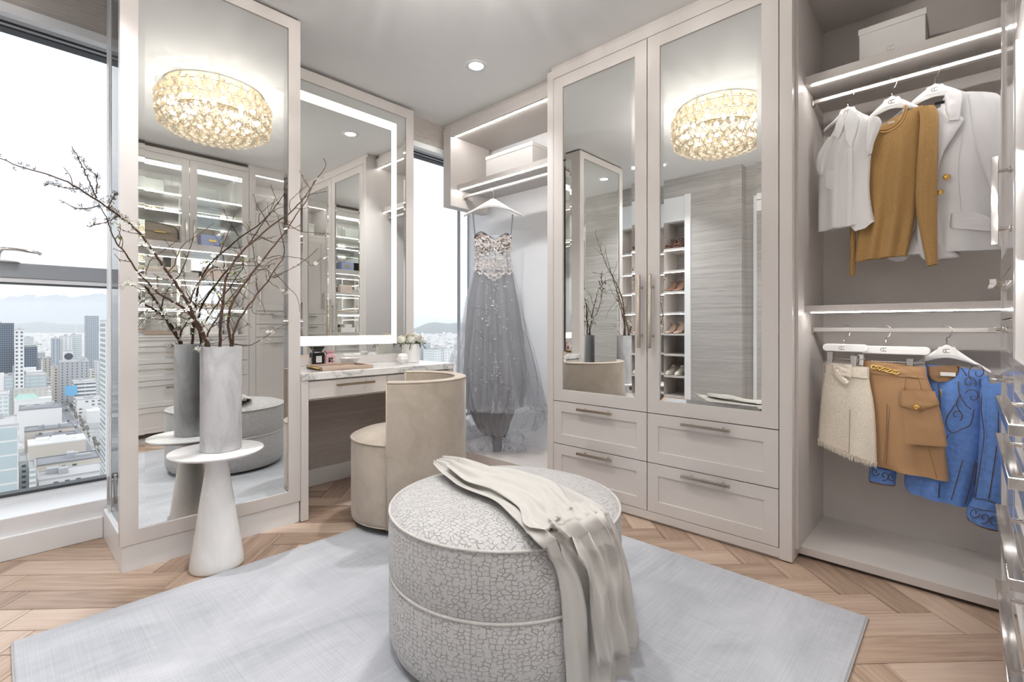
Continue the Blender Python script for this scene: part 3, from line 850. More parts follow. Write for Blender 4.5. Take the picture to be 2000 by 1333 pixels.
def hang(r, z, n, ph, s=1.0):
    for k in range(n):
        a = 2 * PI * (k + ph) / n
        o = bpy.data.objects.new('crystal_drop', drop_me); COL.objects.link(o)
        o.parent = ch; o.location = (r * math.cos(a), r * math.sin(a), z - CEIL)
        o.rotation_euler = (0, 0, a); o.scale = (s * 1.25, s * 1.25, s)
hang(.338, 2.672, 34, 0, 1.1); hang(.340, 2.615, 36, .5); hang(.338, 2.560, 36, 0); hang(.325, 2.508, 36, .5)
hang(.268, 2.476, 30, 0); hang(.208, 2.466, 24, .5); hang(.145, 2.460, 17, 0); hang(.08, 2.458, 9, 0); hang(0.0, 2.455, 1, 0)
for k in range(24):
    a = 2 * PI * k / 15 + .3
    r = 0.27 if k < 15 else 0.16
    if k >= 15: a = 2 * PI * k / 9
    l = bpy.data.lights.new('chandelier_bulb', 'POINT'); l.energy = P_CHAND / 24; l.color = (1.0, 0.965, 0.92); l.shadow_soft_size = 0.015
    o = bpy.data.objects.new('chandelier_bulb', l); COL.objects.link(o)
    o.location = (CHX + r * math.cos(a), CHY + r * math.sin(a), 2.61 if k % 2 else 2.575)
    obj('bulb_socket', MB().lathe([(0, .0), (.008, .0), (.008, .07), (0, .07)], 10, (CHX + r * math.cos(a), CHY + r * math.sin(a), 2.668)), M['brass'], ch)

# ------------------------------------------------------------------ rug
rg = thing('area_rug', 'large silver grey rug with a woven sheen on the oak floor', 'rug', (-1.3, 1.1, 0))
obj('pile', MB().box(-2.332, -0.262, 0.038, 2.172, 0.0, 0.0135), M['rug'], rg, bevel=0.005, seg=3)
e = MB()
e.ring((-2.337, -0.257, 0.033, 2.177), (-2.329, -0.265, 0.041, 2.169), 0.0, 0.009, lambda s, n, z: (s, z, n))
obj('edge_binding', e, M['rug_edge'], rg, bevel=0.003)

# ------------------------------------------------------------------ pouf
PX, PY, PR = -1.173, 1.217, 0.394
pf = thing('pouf', 'round grey-white pouf in crackled cut velvet at the centre of the rug', 'pouf', (PX, PY, 0.0135))
def lathe_uv(prof, seg, c, flat_top=False):
    """lathe with uv in metres: along the girth and along the profile"""
    mb = MB(); uv = []
    L = [0]
    for (r0, z0), (r1, z1) in zip(prof[:-1], prof[1:]): L.append(L[-1] + math.hypot(r1 - r0, z1 - z0))
    for k, (r, z) in enumerate(prof):
        for s in range(seg + 1):
            a = 2 * PI * s / seg
            mb.v.append((c[0] + r * math.cos(a), c[1] + r * math.sin(a), c[2] + z))
            uv.append((3.0 + r * math.cos(a), r * math.sin(a)) if flat_top else (a * PR, L[k]))
    for k in range(len(prof) - 1):
        for s in range(seg):
            i = k * (seg + 1) + s
            mb.f.append((i, i + 1, i + seg + 2, i + seg + 1))
    return mb, uv
prof = [(PR - .05, .028), (PR - .025, .032), (PR - .008, .05), (PR, .08), (PR + .002, .15), (PR, .245), (PR - .004, .262), (PR - .006, .268)]
mb, uv = lathe_uv(prof, 96, (PX, PY, 0)); obj('lower_cushion', mb, M['pouf'], pf, smooth=True, uvs=uv)
prof = [(PR - .006, .268), (PR - .003, .275), (PR + .001, .292), (PR + .003, .36), (PR, .43), (PR - .004, .462)]
mb, uv = lathe_uv(prof, 96, (PX, PY, 0)); obj('upper_cushion', mb, M['pouf'], pf, smooth=True, uvs=uv)
prof = [(PR - .004, .462), (PR - .014, .472), (PR - .04, .482), (PR - .10, .492), (PR - .2, .499), (PR - .3, .502), (.001, .503)]
mb, uv = lathe_uv(prof, 96, (PX, PY, 0), True); obj('top_cushion', mb, M['pouf'], pf, smooth=True, uvs=uv)
def hoop(r, z, rad, seg=80):
    return MB().tube([(PX + r * math.cos(a), PY + r * math.sin(a), z) for a in [2 * PI * k / seg for k in range(seg + 1)]], rad, 8, cap=False)
M['pouf_pipe'] = fabric('pouf_piping_velvet', (0.55, 0.525, 0.505), 0.8, (90, 90, 90), 0.3, 0.08)
obj('piping', hoop(PR - .002, .464, .0045), M['pouf_pipe'], pf, smooth=True)
obj('piping', hoop(PR - .004, .268, .005), M['pouf_pipe'], pf, smooth=True)
obj('base', MB().lathe([(PR - .06, 0.0135), (PR - .06, .03)], 48, (PX, PY, 0), close=True), M['gap'], pf)

# ------------------------------------------------------------------ barrel chair
d_ = ray(CXP - math.tan(math.radians(12.1)) * FPX, HYP).normalized() * 2.785
HX, HY = d_.x, d_.y
hc = thing('barrel_chair', 'cream velvet barrel chair with curved back pulled up to the dressing table', 'chair', (HX, HY, 0.0135))
SR = 0.306
obj('seat_base', MB().lathe([(SR - .012, .05), (SR - .003, .056), (SR, .075), (SR, .455), (SR - .003, .468)], 64, (HX, HY, 0)), M['velvet'], hc, smooth=True)
obj('seat_cushion', MB().lathe([(SR - .003, .468), (SR - .012, .480), (SR - .04, .492), (SR - .1, .503), (SR - .2, .509), (0, .511)], 64, (HX, HY, 0)), M['velvet'], hc, smooth=True)
def hoop2(r, z, rad, a0=0.0, a1=2 * PI, seg=72):
    return MB().tube([(HX + r * math.cos(a), HY + r * math.sin(a), z) for a in [a0 + (a1 - a0) * k / seg for k in range(seg + 1)]], rad, 7)
obj('seat_piping', hoop2(SR - .001, .470, .005), M['velvet'], hc, smooth=True)
obj('base_piping', hoop2(SR - .006, .053, .0045), M['velvet'], hc, smooth=True)
obj('swivel_base', MB().lathe([(SR - .06, .0135), (SR - .06, .052)], 40, (HX, HY, 0), close=True), M['gap'], hc)
BA0, BA1 = math.radians(-54), math.radians(149)
BO, BI, BT = 0.322, 0.262, 0.795
profb = []
for cx_, cz_, a0, a1, r in ((BO - .022, BT - .022, 0, 90, .022), (BI + .022, BT - .022, 90, 180, .022)):
    for k in range(6):
        a = math.radians(a0 + (a1 - a0) * k / 5)
        profb.append((cx_ + r * math.cos(a), cz_ + r * math.sin(a)))
profb = [(BO - .006, .052), (BO, .07)] + profb + [(BI, .50), (BI, .052)]
NA = 60
mb = MB()
for k in range(NA + 1):
    t = k / NA
    a = BA0 + (BA1 - BA0) * t
    for r, z in profb:
        mb.v.append((HX + r * math.cos(a), HY + r * math.sin(a), z))
npf = len(profb)
for k in range(NA):
    for s in range(npf):
        s2 = (s + 1) % npf
        mb.f.append((k * npf + s, k * npf + s2, (k + 1) * npf + s2, (k + 1) * npf + s))
mb.f.append(tuple(range(npf))); mb.f.append(tuple(NA * npf + s for s in range(npf)))
obj('backrest', mb, M['velvet'], hc, smooth=True, angle=60)
pip = MB()
for r, z in ((BO - .003, BT - .008), (BI + .003, BT - .008)):
    pip.tube([(HX + r * math.cos(a), HY + r * math.sin(a), z) for a in [BA0 + (BA1 - BA0) * k / 60 for k in range(61)]], .0042, 6)
for a in (BA0, BA1):
    for r in (BO - .001, BI + .001):
        pip.tube([(HX + r * math.cos(a), HY + r * math.sin(a), .054), (HX + r * math.cos(a), HY + r * math.sin(a), BT - .01)], .0042, 6)
obj('back_piping', pip, M['velvet'], hc, smooth=True)

# ------------------------------------------------------------------ side table and vase
q_ = at_d(424, HYP, 2.165); TX, TY = q_.x, q_.y
st = thing('side_table', 'round white stone side table with a cone foot before the mirrored column', 'table', (TX, TY, 0))
obj('cone_foot', MB().lathe([(0, 0), (.100, 0), (.106, .004), (.108, .014), (.104, .04), (.086, .16), (.066, .30), (.050, .41), (.043, .46), (.045, .487), (.052, .497), (0, .497)], 56, (TX, TY, 0)), M['onyx'], st, smooth=True, angle=50)
obj('table_top', MB().lathe([(0, .494), (.06, .494), (.12, .496), (.172, .504), (.184, .511), (.187, .515), (.185, .519), (.178, .520), (0, .520)], 64, (TX, TY, 0)), M['onyx'], st, smooth=True, angle=35)
q_ = at_d(432, HYP, 2.165); VX, VY = q_.x, q_.y
vz = MB().lathe([(0, .5205), (.078, .5205), (.081, .524), (.081, .978), (.0795, .981), (.076, .981), (.0745, .978), (.0745, .60), (0, .60)], 56, (VX, VY, 0))
tag(obj('cylinder_vase', vz, M['alab'], smooth=True, angle=40), 'tall grey-white alabaster cylinder vase of branches on the round side table', 'vase')

# ------------------------------------------------------------------ throw draped over the pouf
def at_cyl(u, v, R):
    """nearest hit of the sight line with the upright cylinder of radius R about the pouf; beyond the edge: the tangent point"""
    d = ray(u, v); a = d.x * d.x + d.y * d.y
    bx = -(d.x * PX + d.y * PY); c = PX * PX + PY * PY - R * R
    disc = bx * bx - a * c
    t = (-bx - math.sqrt(disc)) / a if disc > 0 else -bx / a
    p = Vector((0, 0, EYE)) + d * t
    if disc <= 0:
        w = Vector((p.x - PX, p.y - PY)); w = w.normalized() * R
        p = Vector((PX + w.x, PY + w.y, p.z))
    return p
def top_pt(u, v, h=0.0):
    return at_z(u, v, .500 + h)
def resample(pts, n):
    pts = [Vector(p) for p in pts]
    L = [0]
    for a, b in zip(pts[:-1], pts[1:]): L.append(L[-1] + (b - a).length)
    out = []
    # smooth with Catmull-Rom
    def cr(k, t):
        p0, p1, p2, p3 = pts[max(k - 1, 0)], pts[k], pts[k + 1], pts[min(k + 2, len(pts) - 1)]
        return 0.5 * ((2 * p1) + (p2 - p0) * t + (2 * p0 - 5 * p1 + 4 * p2 - p3) * t * t + (-p0 + 3 * p1 - 3 * p2 + p3) * t ** 3)
    for i in range(n):
        s = L[-1] * i / (n - 1)
        k = 0
        while k < len(L) - 2 and L[k + 1] < s: k += 1
        t = (s - L[k]) / max(L[k + 1] - L[k], 1e-9)
        out.append(cr(k, min(1, max(0, t))))
    return out
def drape(left, right, n=90, m=44, folds=5, amp_top=.010, amp_hang=.020, lift=.006, seed=0, spread=0.0, fringe=(False, False, False, False)):
    Lp, Rp = resample(left, n), resample(right, n)
    rnd = random.Random(seed)
    ph = [rnd.uniform(0, 6.28) for _ in range(6)]
    P = [[None] * m for _ in range(n)]
    axis = Vector((PX, PY))
    for i in range(n):
        for j in range(m):
            t = j / (m - 1)
            p = Lp[i].lerp(Rp[i], t)
            s = i / (n - 1)
            w2 = Vector((p.x, p.y)) - axis
            rr = w2.length
            hangf = min(1, max(0, (0.47 - p.z) / .10))
            amp = amp_top + (amp_hang - amp_top) * hangf
            f = (math.sin(2 * PI * folds * t + ph[0] + 1.6 * math.sin(2.1 * s * PI + ph[1])) * .55
                 + math.sin(2 * PI * folds * 1.9 * t + ph[2] + 2.2 * math.sin(1.3 * s * PI + ph[3])) * .3
                 + noise.noise(Vector((t * 7, s * 6, seed * 3.1))) * .6)
            f = amp * (0.55 + f)
            nrm2 = w2.normalized() if rr > 1e-4 else Vector((0, 0))
            # rest on the pouf: never inside it
            if p.z > .462:
                r_ = min(rr, PR)
                zt = .503 - .030 * max(0, (r_ - .15) / (PR - .15)) ** 2.6
                p = Vector((p.x, p.y, max(p.z, zt)))
                if rr > PR - .01: p = Vector((axis.x + nrm2.x * max(rr, PR + .004), axis.y + nrm2.y * max(rr, PR + .004), p.z))
                P[i][j] = p + Vector((nrm2.x * f * .3 * (rr / PR), nrm2.y * f * .3 * (rr / PR), max(0.0, f) + lift))
            else:
                rad = max(rr, PR + .006)
                p = Vector((axis.x + nrm2.x * rad, axis.y + nrm2.y * rad, p.z))
                P[i][j] = p + Vector((nrm2.x, nrm2.y, 0)) * (max(0.0, f) + lift) + Vector((0, 0, 0.0))
    mb = MB().grid(lambda i, j: P[j][i], m, n)
    fr = MB()
    def threads(edge, inner):
        for k in range(len(edge) - 1):
            for q in range(6):
                a = edge[k].lerp(edge[k + 1], q / 6)
                o = (a - inner[k]); 
                if o.length < 1e-5: continue
                o = o.normalized() * (.007 + .004 * rnd.random())
                a2 = a + o + Vector((rnd.uniform(-.0012, .0012), rnd.uniform(-.0012, .0012), rnd.uniform(-.003, .0)))
                w = (edge[k + 1] - edge[k]).normalized() * .0006
                fr.add([a - w, a + w, a2 + w * .5, a2 - w * .5], [(0, 1, 2, 3)])
    if fringe[0]: threads([P[i][0] for i in range(n)], [P[i][1] for i in range(n)])
    if fringe[1]: threads([P[i][m - 1] for i in range(n)], [P[i][m - 2] for i in range(n)])
    if fringe[2]: threads([P[0][j] for j in range(m)], [P[1][j] for j in range(m)])
    if fringe[3]: threads([P[n - 1][j] for j in range(m)], [P[n - 2][j] for j in range(m)])
    return mb, fr
tw = thing('throw_blanket', 'ivory fringed throw draped across the pouf and hanging to the floor', 'blanket', (PX + .1, PY - .1, .5))
RC = PR + .012
def piece(left, right, name='fold', **kw):
    mb, fr = drape(left, right, **kw)
    o = obj(name, mb, M['throw'], tw, smooth=True, flip=False)
    sm = o.modifiers.new('thick', 'SOLIDIFY'); sm.thickness = .0018; sm.offset = 1
    if fr.v:
        f = obj('fringe', fr, M['throw'], o, flip=False); f['kind'] = 'stuff'
    return o
# main length: from the far left of the top, over the near right edge, down to the rug
mainL = [top_pt(846, 912, .02), top_pt(872, 940, .012), top_pt(905, 968), top_pt(958, 990), top_pt(1000, 1022), top_pt(1045, 1062), at_cyl(1078, 1100, RC), at_cyl(1093, 1160, RC), at_cyl(1100, 1250, RC), at_cyl(1105, 1330, RC), at_cyl(1104, 1372, RC + .01)]
mainR = [top_pt(868, 903, .03), top_pt(915, 908, .02), top_pt(985, 926), top_pt(1060, 940), top_pt(1140, 972), top_pt(1188, 1012), at_cyl(1206, 1070, RC), at_cyl(1216, 1150, RC), at_cyl(1224, 1240, RC), at_cyl(1230, 1300, RC + .01), at_cyl(1234, 1330, RC + .02)]
piece(mainL, mainR, 'main_fold', folds=3.6, seed=2, amp_top=.014, amp_hang=.022, fringe=(False, False, False, True), n=110, m=60)
# overlapping second layer with its frayed edge running across the top
ovL = [top_pt(868, 918, .028), top_pt(905, 945, .022), top_pt(960, 965, .012), top_pt(1010, 1000, .01), top_pt(1024, 1040, .008), top_pt(1060, 1052, .008)]
ovR = [top_pt(905, 910, .03), top_pt(960, 922, .026), top_pt(1020, 935, .018), top_pt(1085, 955, .015), top_pt(1110, 985, .012), top_pt(1122, 1000, .012)]
piece(ovL, ovR, 'folded_end', folds=2.4, seed=5, amp_top=.013, lift=.014, n=60, m=40, fringe=(False, False, False, True))
ov2L = [top_pt(1062, 1010, .012), top_pt(1082, 1040, .012), at_cyl(1128, 1090, RC + .012), at_cyl(1142, 1150, RC + .014), at_cyl(1150, 1230, RC + .016), at_cyl(1158, 1290, RC + .018)]
ov2R = [top_pt(1150, 985, .012), top_pt(1182, 1022, .012), at_cyl(1204, 1080, RC + .012), at_cyl(1213, 1160, RC + .016), at_cyl(1220, 1220, RC + .018), at_cyl(1222, 1262, RC + .02)]
piece(ov2L, ov2R, 'hanging_fold', folds=2.6, seed=9, amp_top=.010, amp_hang=.020, lift=.012, n=70, m=40, fringe=(True, False, False, True))
# ------------------------------------------------------------------ branches in the vase
BR_X = VX
def petal_mesh():
    mb = MB()
    for k in range(5):
        a = 2 * PI * k / 5
        ca, sa = math.cos(a), math.sin(a)
        P = lambda r, w, z: (ca * r - sa * w, sa * r + ca * w, z)
        mb.add([P(.0012, 0, 0), P(.006, -.0034, .0022), P(.0108, -.0014, .0042), P(.0108, .0014, .0042), P(.006, .0034, .0022)], [(0, 1, 2, 3, 4)])
    return mb.mesh('blossom', M['petal'], flip=False)
blossom_me = petal_mesh()
bud_me = MB().blob((0, 0, 0), (.0026, .0026, .0040), 6, 4).mesh('bud', M['bud'], True)
lf = MB()
lf.add([(0, 0, 0), (.007, .004, .001), (.016, .003, .004), (.022, 0, .007), (.016, -.003, .004), (.007, -.004, .001)], [(0, 1, 2, 3, 4, 5)])
cl_ = MB()
for k_ in range(5):
    a_2 = 2 * PI * k_ / 5
    ca_, sa_ = math.cos(a_2), math.sin(a_2)
    Q_ = lambda r_, w_, z_: (ca_ * r_ - sa_ * w_, sa_ * r_ + ca_ * w_, z_)
    cl_.add([Q_(0, 0, 0), Q_(.005, -.0016, .004), Q_(.0115, 0, .007), Q_(.005, .0016, .004)], [(0, 1, 2, 3)])
calyx_me = cl_.mesh('calyx', M['calyx'], flip=False)
leaf_me = lf.mesh('leaf', M['leaf'], flip=False)
rb = random.Random(11)
N_BLOS = [0]
def branch(label, strands, bloom, buds=0, leaves=0, dx=0.0, drift=0.0, nspur=9, dark=()):
    """strands: list of (pixel points, r0, r1); the branch stands in the upright plane x = vase + dx, leaning by drift to its tip"""
    pts0 = strands[0][0]
    def pos(u, v):
        f = min(1.0, max(0.0, (675 - v) / 370))
        return at_x(u, v, BR_X + dx * (.25 + .75 * f) + drift * f)
    t = thing('blossom_branch', label, 'branch', tuple(pos(*pts0[0])))
    allp = []
    for k, (px, r0, r1) in enumerate(strands):
        pts = resample([pos(*p) for p in px], max(6, len(px) * 3))
        if k == 0:
            c2 = Vector((VX, VY, 0)); w_ = pts[0] - c2; w_.z = 0
            if w_.length > .060:
                dlt = w_.normalized() * .060 - w_
                for i_ in range(len(pts)):
                    f_ = max(0.0, 1 - i_ / (len(pts) * .35))
                    pts[i_] = pts[i_] + dlt * f_
            foot = Vector((VX + (pts[0].x - VX) * .5 + rb.uniform(-.015, .015), VY + (pts[0].y - VY) * .4, .62))
            pts = [foot] + pts
        else:
            off = Vector((rb.uniform(-1, 1), 0, 0)) * .035
            n = len(pts)
            pts = [p + off * (i / n) for i, p in enumerate(pts)]
        n = len(pts)
        pts = [p + Vector((rb.uniform(-1, 1), rb.uniform(-1, 1), rb.uniform(-1, 1))) * (.0018 if 0 < i < n - 1 else 0) for i, p in enumerate(pts)]
        rad = [r0 + (r1 - r0) * i / (n - 1) for i in range(n)]
        obj('stem' if k == 0 else 'twig', MB().tube(pts, rad, 7 if k == 0 else 5), M['bark'], t, smooth=True)
        allp.append(pts)
    # short spurs along the stem
    main = allp[0]
    for q_ in range(nspur):
        i = rb.randrange(max(2, len(main) // 6), int(len(main) * .8))
        p = main[i]; d = (main[i + 1] - main[i - 1]).normalized()
        side = d.cross(Vector((1, 0, 0))).normalized() * rb.choice((-1, 1))
        L_ = rb.uniform(.03, .085)
        e1_ = p + (d * .55 + side * .7 + Vector((rb.uniform(-.3, .3), 0, 0))) * L_ * .55
        e2_ = e1_ + (d * .8 + side * rb.uniform(.1, .7) + Vector((rb.uniform(-.3, .3), 0, .1))) * L_ * .5
        pts = resample([p, e1_, e2_], 6)
        obj('twig', MB().tube(pts, [.0016 - .0007 * k_ / 5 for k_ in range(6)], 5), M['bark'], t, smooth=True)
        allp.append(pts)
    base = t.location
    def put(me, name, p, s, par=t):
        o = bpy.data.objects.new(name, me); COL.objects.link(o); o.parent = par
        o.location = p - base
        o.rotation_euler = (rb.uniform(-1.2, 1.2), rb.uniform(-1.2, 1.2), rb.uniform(0, 6.28))
        o.scale = (s, s, s)
    def along(k, a, b):
        pts = allp[k]; f = rb.uniform(a, b) * (len(pts) - 1)
        i = min(int(f), len(pts) - 2)
        return pts[i].lerp(pts[i + 1], f - i)
    for (k, a, b, n, sp) in bloom:
        for _ in range(int(n * 1.6)):
            p = along(k, a, b) + Vector((rb.gauss(0, 1), rb.gauss(0, 1), rb.gauss(0, 1))) * sp
            put(blossom_me, 'blossom', p, rb.uniform(.7, 1.1))
    for (k, a, b, n, sp) in dark:
        for _ in range(n):
            p = along(k, a, b) + Vector((rb.gauss(0, 1), rb.gauss(0, 1), rb.gauss(0, 1))) * sp
            put(calyx_me, 'calyx', p, rb.uniform(.7, 1.15))
    for _ in range(buds):
        k = rb.randrange(len(allp))
        p = along(k, .3, 1) + Vector((rb.gauss(0, 1), rb.gauss(0, 1), rb.gauss(0, 1))) * .0028
        put(bud_me, 'bud', p, rb.uniform(.6, 1.1))
    for _ in range(leaves):
        k = rb.randrange(len(allp))
        p = along(k, .15, .9)
        put(leaf_me, 'leaf', p, rb.uniform(.7, 1.2))
    return t
branch('longest brown blossom branch reaching left across the window to the picture edge', [
    ([(407, 672), (391, 647), (375, 611), (366, 591), (350, 564), (328, 533), (305, 501), (287, 474), (269, 452), (249, 434), (227, 418), (209, 405), (189, 390), (168, 378), (139, 359), (117, 350), (96, 342), (65, 334), (30, 323), (9, 313), (-12, 305)], .0078, .0013),
    ([(189, 387), (182, 374), (174, 357), (169, 346), (162, 331), (156, 320), (150, 307), (141, 294), (139, 289)], .0026, .0011),
    ([(187, 379), (189, 357), (185, 342), (172, 331), (165, 320), (162, 311)], .002, .0011),
    ([(152, 370), (130, 369), (113, 366), (96, 362), (87, 364)], .002, .001),
    ([(194, 402), (174, 407), (152, 409), (139, 405), (122, 396), (114, 393)], .002, .001),
    ([(231, 422), (213, 431), (196, 436), (174, 442)], .002, .001),
    ([(211, 405), (218, 392), (226, 381), (231, 380)], .002, .001),
    ([(371, 593), (380, 566), (395, 544), (416, 519), (429, 494), (440, 470), (449, 445), (457, 420), (466, 408)], .0034, .0012),
    ([(416, 519), (405, 508), (396, 515)], .0014, .001), ([(440, 470), (428, 480), (418, 478)], .0014, .001), ([(328, 533), (340, 520), (346, 500), (357, 480), (372, 468), (390, 456), (417, 436)], .0022, .001),
    ([(346, 500), (330, 482), (318, 468)], .0014, .0009)],
    [(0, .46, .62, 22, .009), (0, .60, .72, 6, .008), (0, .04, .25, 22, .016), (7, .05, .5, 8, .012), (0, .25, .5, 8, .009)], buds=60, leaves=12, dx=.02, drift=.10, nspur=6, dark=[(0, .62, .80, 46, .010), (0, .80, .99, 7, .007), (1, .1, 1, 12, .005), (2, .1, 1, 14, .005), (3, .2, 1, 8, .005), (4, .1, 1, 12, .006), (5, .1, 1, 12, .007), (6, .1, 1, 12, .007)])
branch('thin brown branch from vase crossing the left mirror frame below the longest branch', [
    ([(392, 668), (384, 640), (375, 625), (362, 609), (348, 598), (328, 584), (310, 574), (294, 557), (278, 542), (265, 527), (244, 494), (228, 477), (218, 453), (210, 431), (202, 414), (192, 396)], .0062, .0014),
    ([(310, 574), (335, 573), (357, 570)], .0018, .001), ([(310, 574), (290, 574), (272, 566), (252, 555), (243, 559)], .0018, .001),
    ([(348, 598), (352, 580), (350, 566)], .0016, .001), ([(362, 609), (340, 620), (322, 612)], .0016, .001)],
    [(2, .6, 1, 14, .009), (0, .1, .5, 16, .016), (0, .55, .6, 3, .006), (4, .3, 1, 5, .01)], buds=26, leaves=10, dx=.05, drift=.05)
branch('upright red-brown branch from the vase middle leaning right past the vanity mirror', [
    ([(430, 673), (431, 630), (436, 588), (442, 543), (454, 516), (472, 492), (499, 468), (529, 442), (550, 427), (568, 414), (586, 396), (604, 372), (622, 345), (632, 333), (636, 321), (632, 309)], .0066, .0014),
    ([(526, 441), (511, 417), (499, 396), (494, 382)], .0022, .001),
    ([(550, 435), (568, 441), (592, 453), (616, 454), (649, 456)], .002, .001),
    ([(496, 507), (493, 480), (485, 450), (475, 435)], .0018, .001),
    ([(433, 591), (418, 564), (413, 534), (413, 510)], .002, .001),
    ([(485, 450), (491, 440), (492, 434)], .0013, .001), ([(442, 547), (465, 546), (480, 541), (505, 528), (523, 529)], .0018, .001),
    ([(568, 414), (566, 396), (578, 382), (598, 366), (606, 356)], .0018, .001), ([(607, 372), (596, 350), (588, 331)], .0016, .001), ([(596, 386), (614, 378), (640, 374)], .0016, .001), ([(544, 430), (540, 418), (530, 412)], .0014, .001)],
    [(0, .3, .4, 3, .008), (0, .75, .9, 6, .01)], buds=44, leaves=5, dx=-.01, drift=-.01)
branch('red-brown branch rising right beside the upright one, ending below its tip', [
    ([(452, 672), (446, 639), (449, 603), (466, 570), (493, 534), (514, 507), (538, 477), (559, 450), (580, 417), (598, 393), (607, 372), (614, 352)], .0065, .0014),
    ([(500, 520), (492, 505), (480, 516), (472, 514)], .0016, .001), ([(480, 552), (462, 533), (464, 528)], .0015, .001), ([(514, 507), (540, 500), (554, 502), (580, 504), (595, 510), (605, 520), (622, 507), (637, 499)], .002, .001),
    ([(507, 512), (480, 512), (472, 514), (482, 535)], .0016, .001), ([(538, 477), (520, 466), (506, 466), (497, 463)], .0014, .001), ([(457, 585), (470, 600), (482, 560), (490, 538)], .0016, .001)],
    [(0, .4, .5, 4, .01), (3, .5, 1, 4, .006)], buds=36, leaves=4, dx=.03, drift=.0)
branch('dark slender branch low on the right of the vase with drooping twigs', [
    ([(455, 672), (457, 648), (472, 618), (499, 579), (523, 549), (538, 525), (553, 504), (554, 480), (547, 450), (544, 435)], .0052, .0013),
    ([(532, 540), (562, 528), (592, 510), (619, 486)], .0018, .001),
    ([(535, 531), (562, 558), (583, 579), (589, 600), (590, 609)], .0018, .001),
    ([(523, 549), (548, 566), (556, 577), (560, 572)], .0016, .001),
    ([(453, 671), (484, 676), (505, 667), (526, 652), (547, 639), (563, 633)], .0024, .001),
    ([(457, 655), (448, 612), (470, 618), (496, 640)], .0014, .0008), ([(499, 579), (492, 600), (497, 612), (520, 614), (542, 616)], .0014, .0008), ([(553, 504), (540, 505), (520, 515)], .0014, .001)],
    [(3, .5, 1, 4, .006), (4, .5, .9, 4, .007)], buds=44, leaves=3, dx=.07, drift=.02)
branch('short dark branch bending from the vase centre toward the display cupboard reflection', [
    ([(402, 672), (407, 650), (409, 645), (422, 625), (434, 602), (445, 587), (460, 570), (472, 555), (490, 537)], .0042, .0012),
    ([(409, 648), (398, 636), (388, 625)], .0016, .001), ([(415, 640), (432, 626), (452, 642)], .0014, .001), ([(422, 625), (405, 612), (398, 600)], .0014, .001), ([(400, 674), (392, 680), (386, 684)], .0016, .001)],
    [(1, .2, 1, 8, .012), (3, .2, 1, 6, .012), (4, .3, 1, 5, .006)], buds=20, leaves=8, dx=.0, drift=.03)

# ------------------------------------------------------------------ writing helper
def arc_pts(c, r, a0, a1, n, M3):
    return [M3(c[0] + r * math.cos(a0 + (a1 - a0) * k / n), c[1] + r * math.sin(a0 + (a1 - a0) * k / n)) for k in range(n + 1)]
def logo_cc(M3, s, name='monogram', parent=None, mat='nickel', w=.05):
    """two overlapping letters C, s = letter height, M3(x,z) -> room"""
    mb = MB()
    for dx_ in (-.26, .26):
        pts = arc_pts((dx_ * s, 0), .42 * s, math.radians(48), math.radians(312), 16, M3)
        mb.tube(pts, w * s, 5)
    return obj(name, mb, M[mat], parent)
def text_obj(name, body, size, loc, rot, mat, parent=None, align='CENTER', extrude=.0002):
    cu = bpy.data.curves.new(name, 'FONT'); cu.body = body; cu.size = size; cu.align_x = align; cu.align_y = 'CENTER'; cu.extrude = extrude
    cu.materials.append(M[mat])
    tmp = bpy.data.objects.new(name + '_tmp', cu); COL.objects.link(tmp)
    dg = bpy.context.evaluated_depsgraph_get(); dg.update()
    me = bpy.data.meshes.new_from_object(tmp.evaluated_get(dg))
    bpy.data.objects.remove(tmp)
    me.name = name
    o = bpy.data.objects.new(name, me); COL.objects.link(o)
    Mx = Matrix.Translation(loc) @ rot.to_4x4()
    me.transform(Mx)
    if parent is not None:
        o.parent = parent
        if parent.type == 'EMPTY': o.matrix_parent_inverse = Matrix.Translation(-parent.location)
    return o

# ------------------------------------------------------------------ on the dressing table
ZT = 0.812
# tray
fl, frp = at_z(630, 725.5, ZT), at_z(729, 719.5, ZT)
ex = (frp - fl); ex.z = 0; LN = ex.length; ex.normalize(); ey = Vector((-ex.y, ex.x, 0))
ty = thing('vanity_tray', 'beige shagreen tray with gold end handles on the marble dressing table', 'tray', tuple(fl + ex * LN / 2 + ey * .14))
TRM = lambda s, n, z: tuple(fl + ex * s + ey * n + Vector((0, 0, z)))
dpt = .27
mb = MB()
mb.box(0, LN, 0, dpt, .0005, .008, TRM)
obj('tray_base', mb, M['tray'], ty, bevel=.001)
mb = MB().ring((0, LN, 0, dpt), (.009, LN - .009, .009, dpt - .009), .0005, .022, lambda s, n, z: TRM(s, z, n))
obj('tray_rim', mb, M['tray'], ty, bevel=.0015)
for s in (-.006, LN + .006):
    g = MB().tube([TRM(s, .05, .013), TRM(s, dpt - .05, .013)], .005, 8)
    g.blob(TRM(s * .6, .05, .013), .007, 8, 6).blob(TRM(s * .6, dpt - .05, .013), .007, 8, 6)
    obj('tray_handle', g, M['gold'], ty, smooth=True)
def on_tray(u, v):
    p = at_z(u, v, ZT + .008); return p
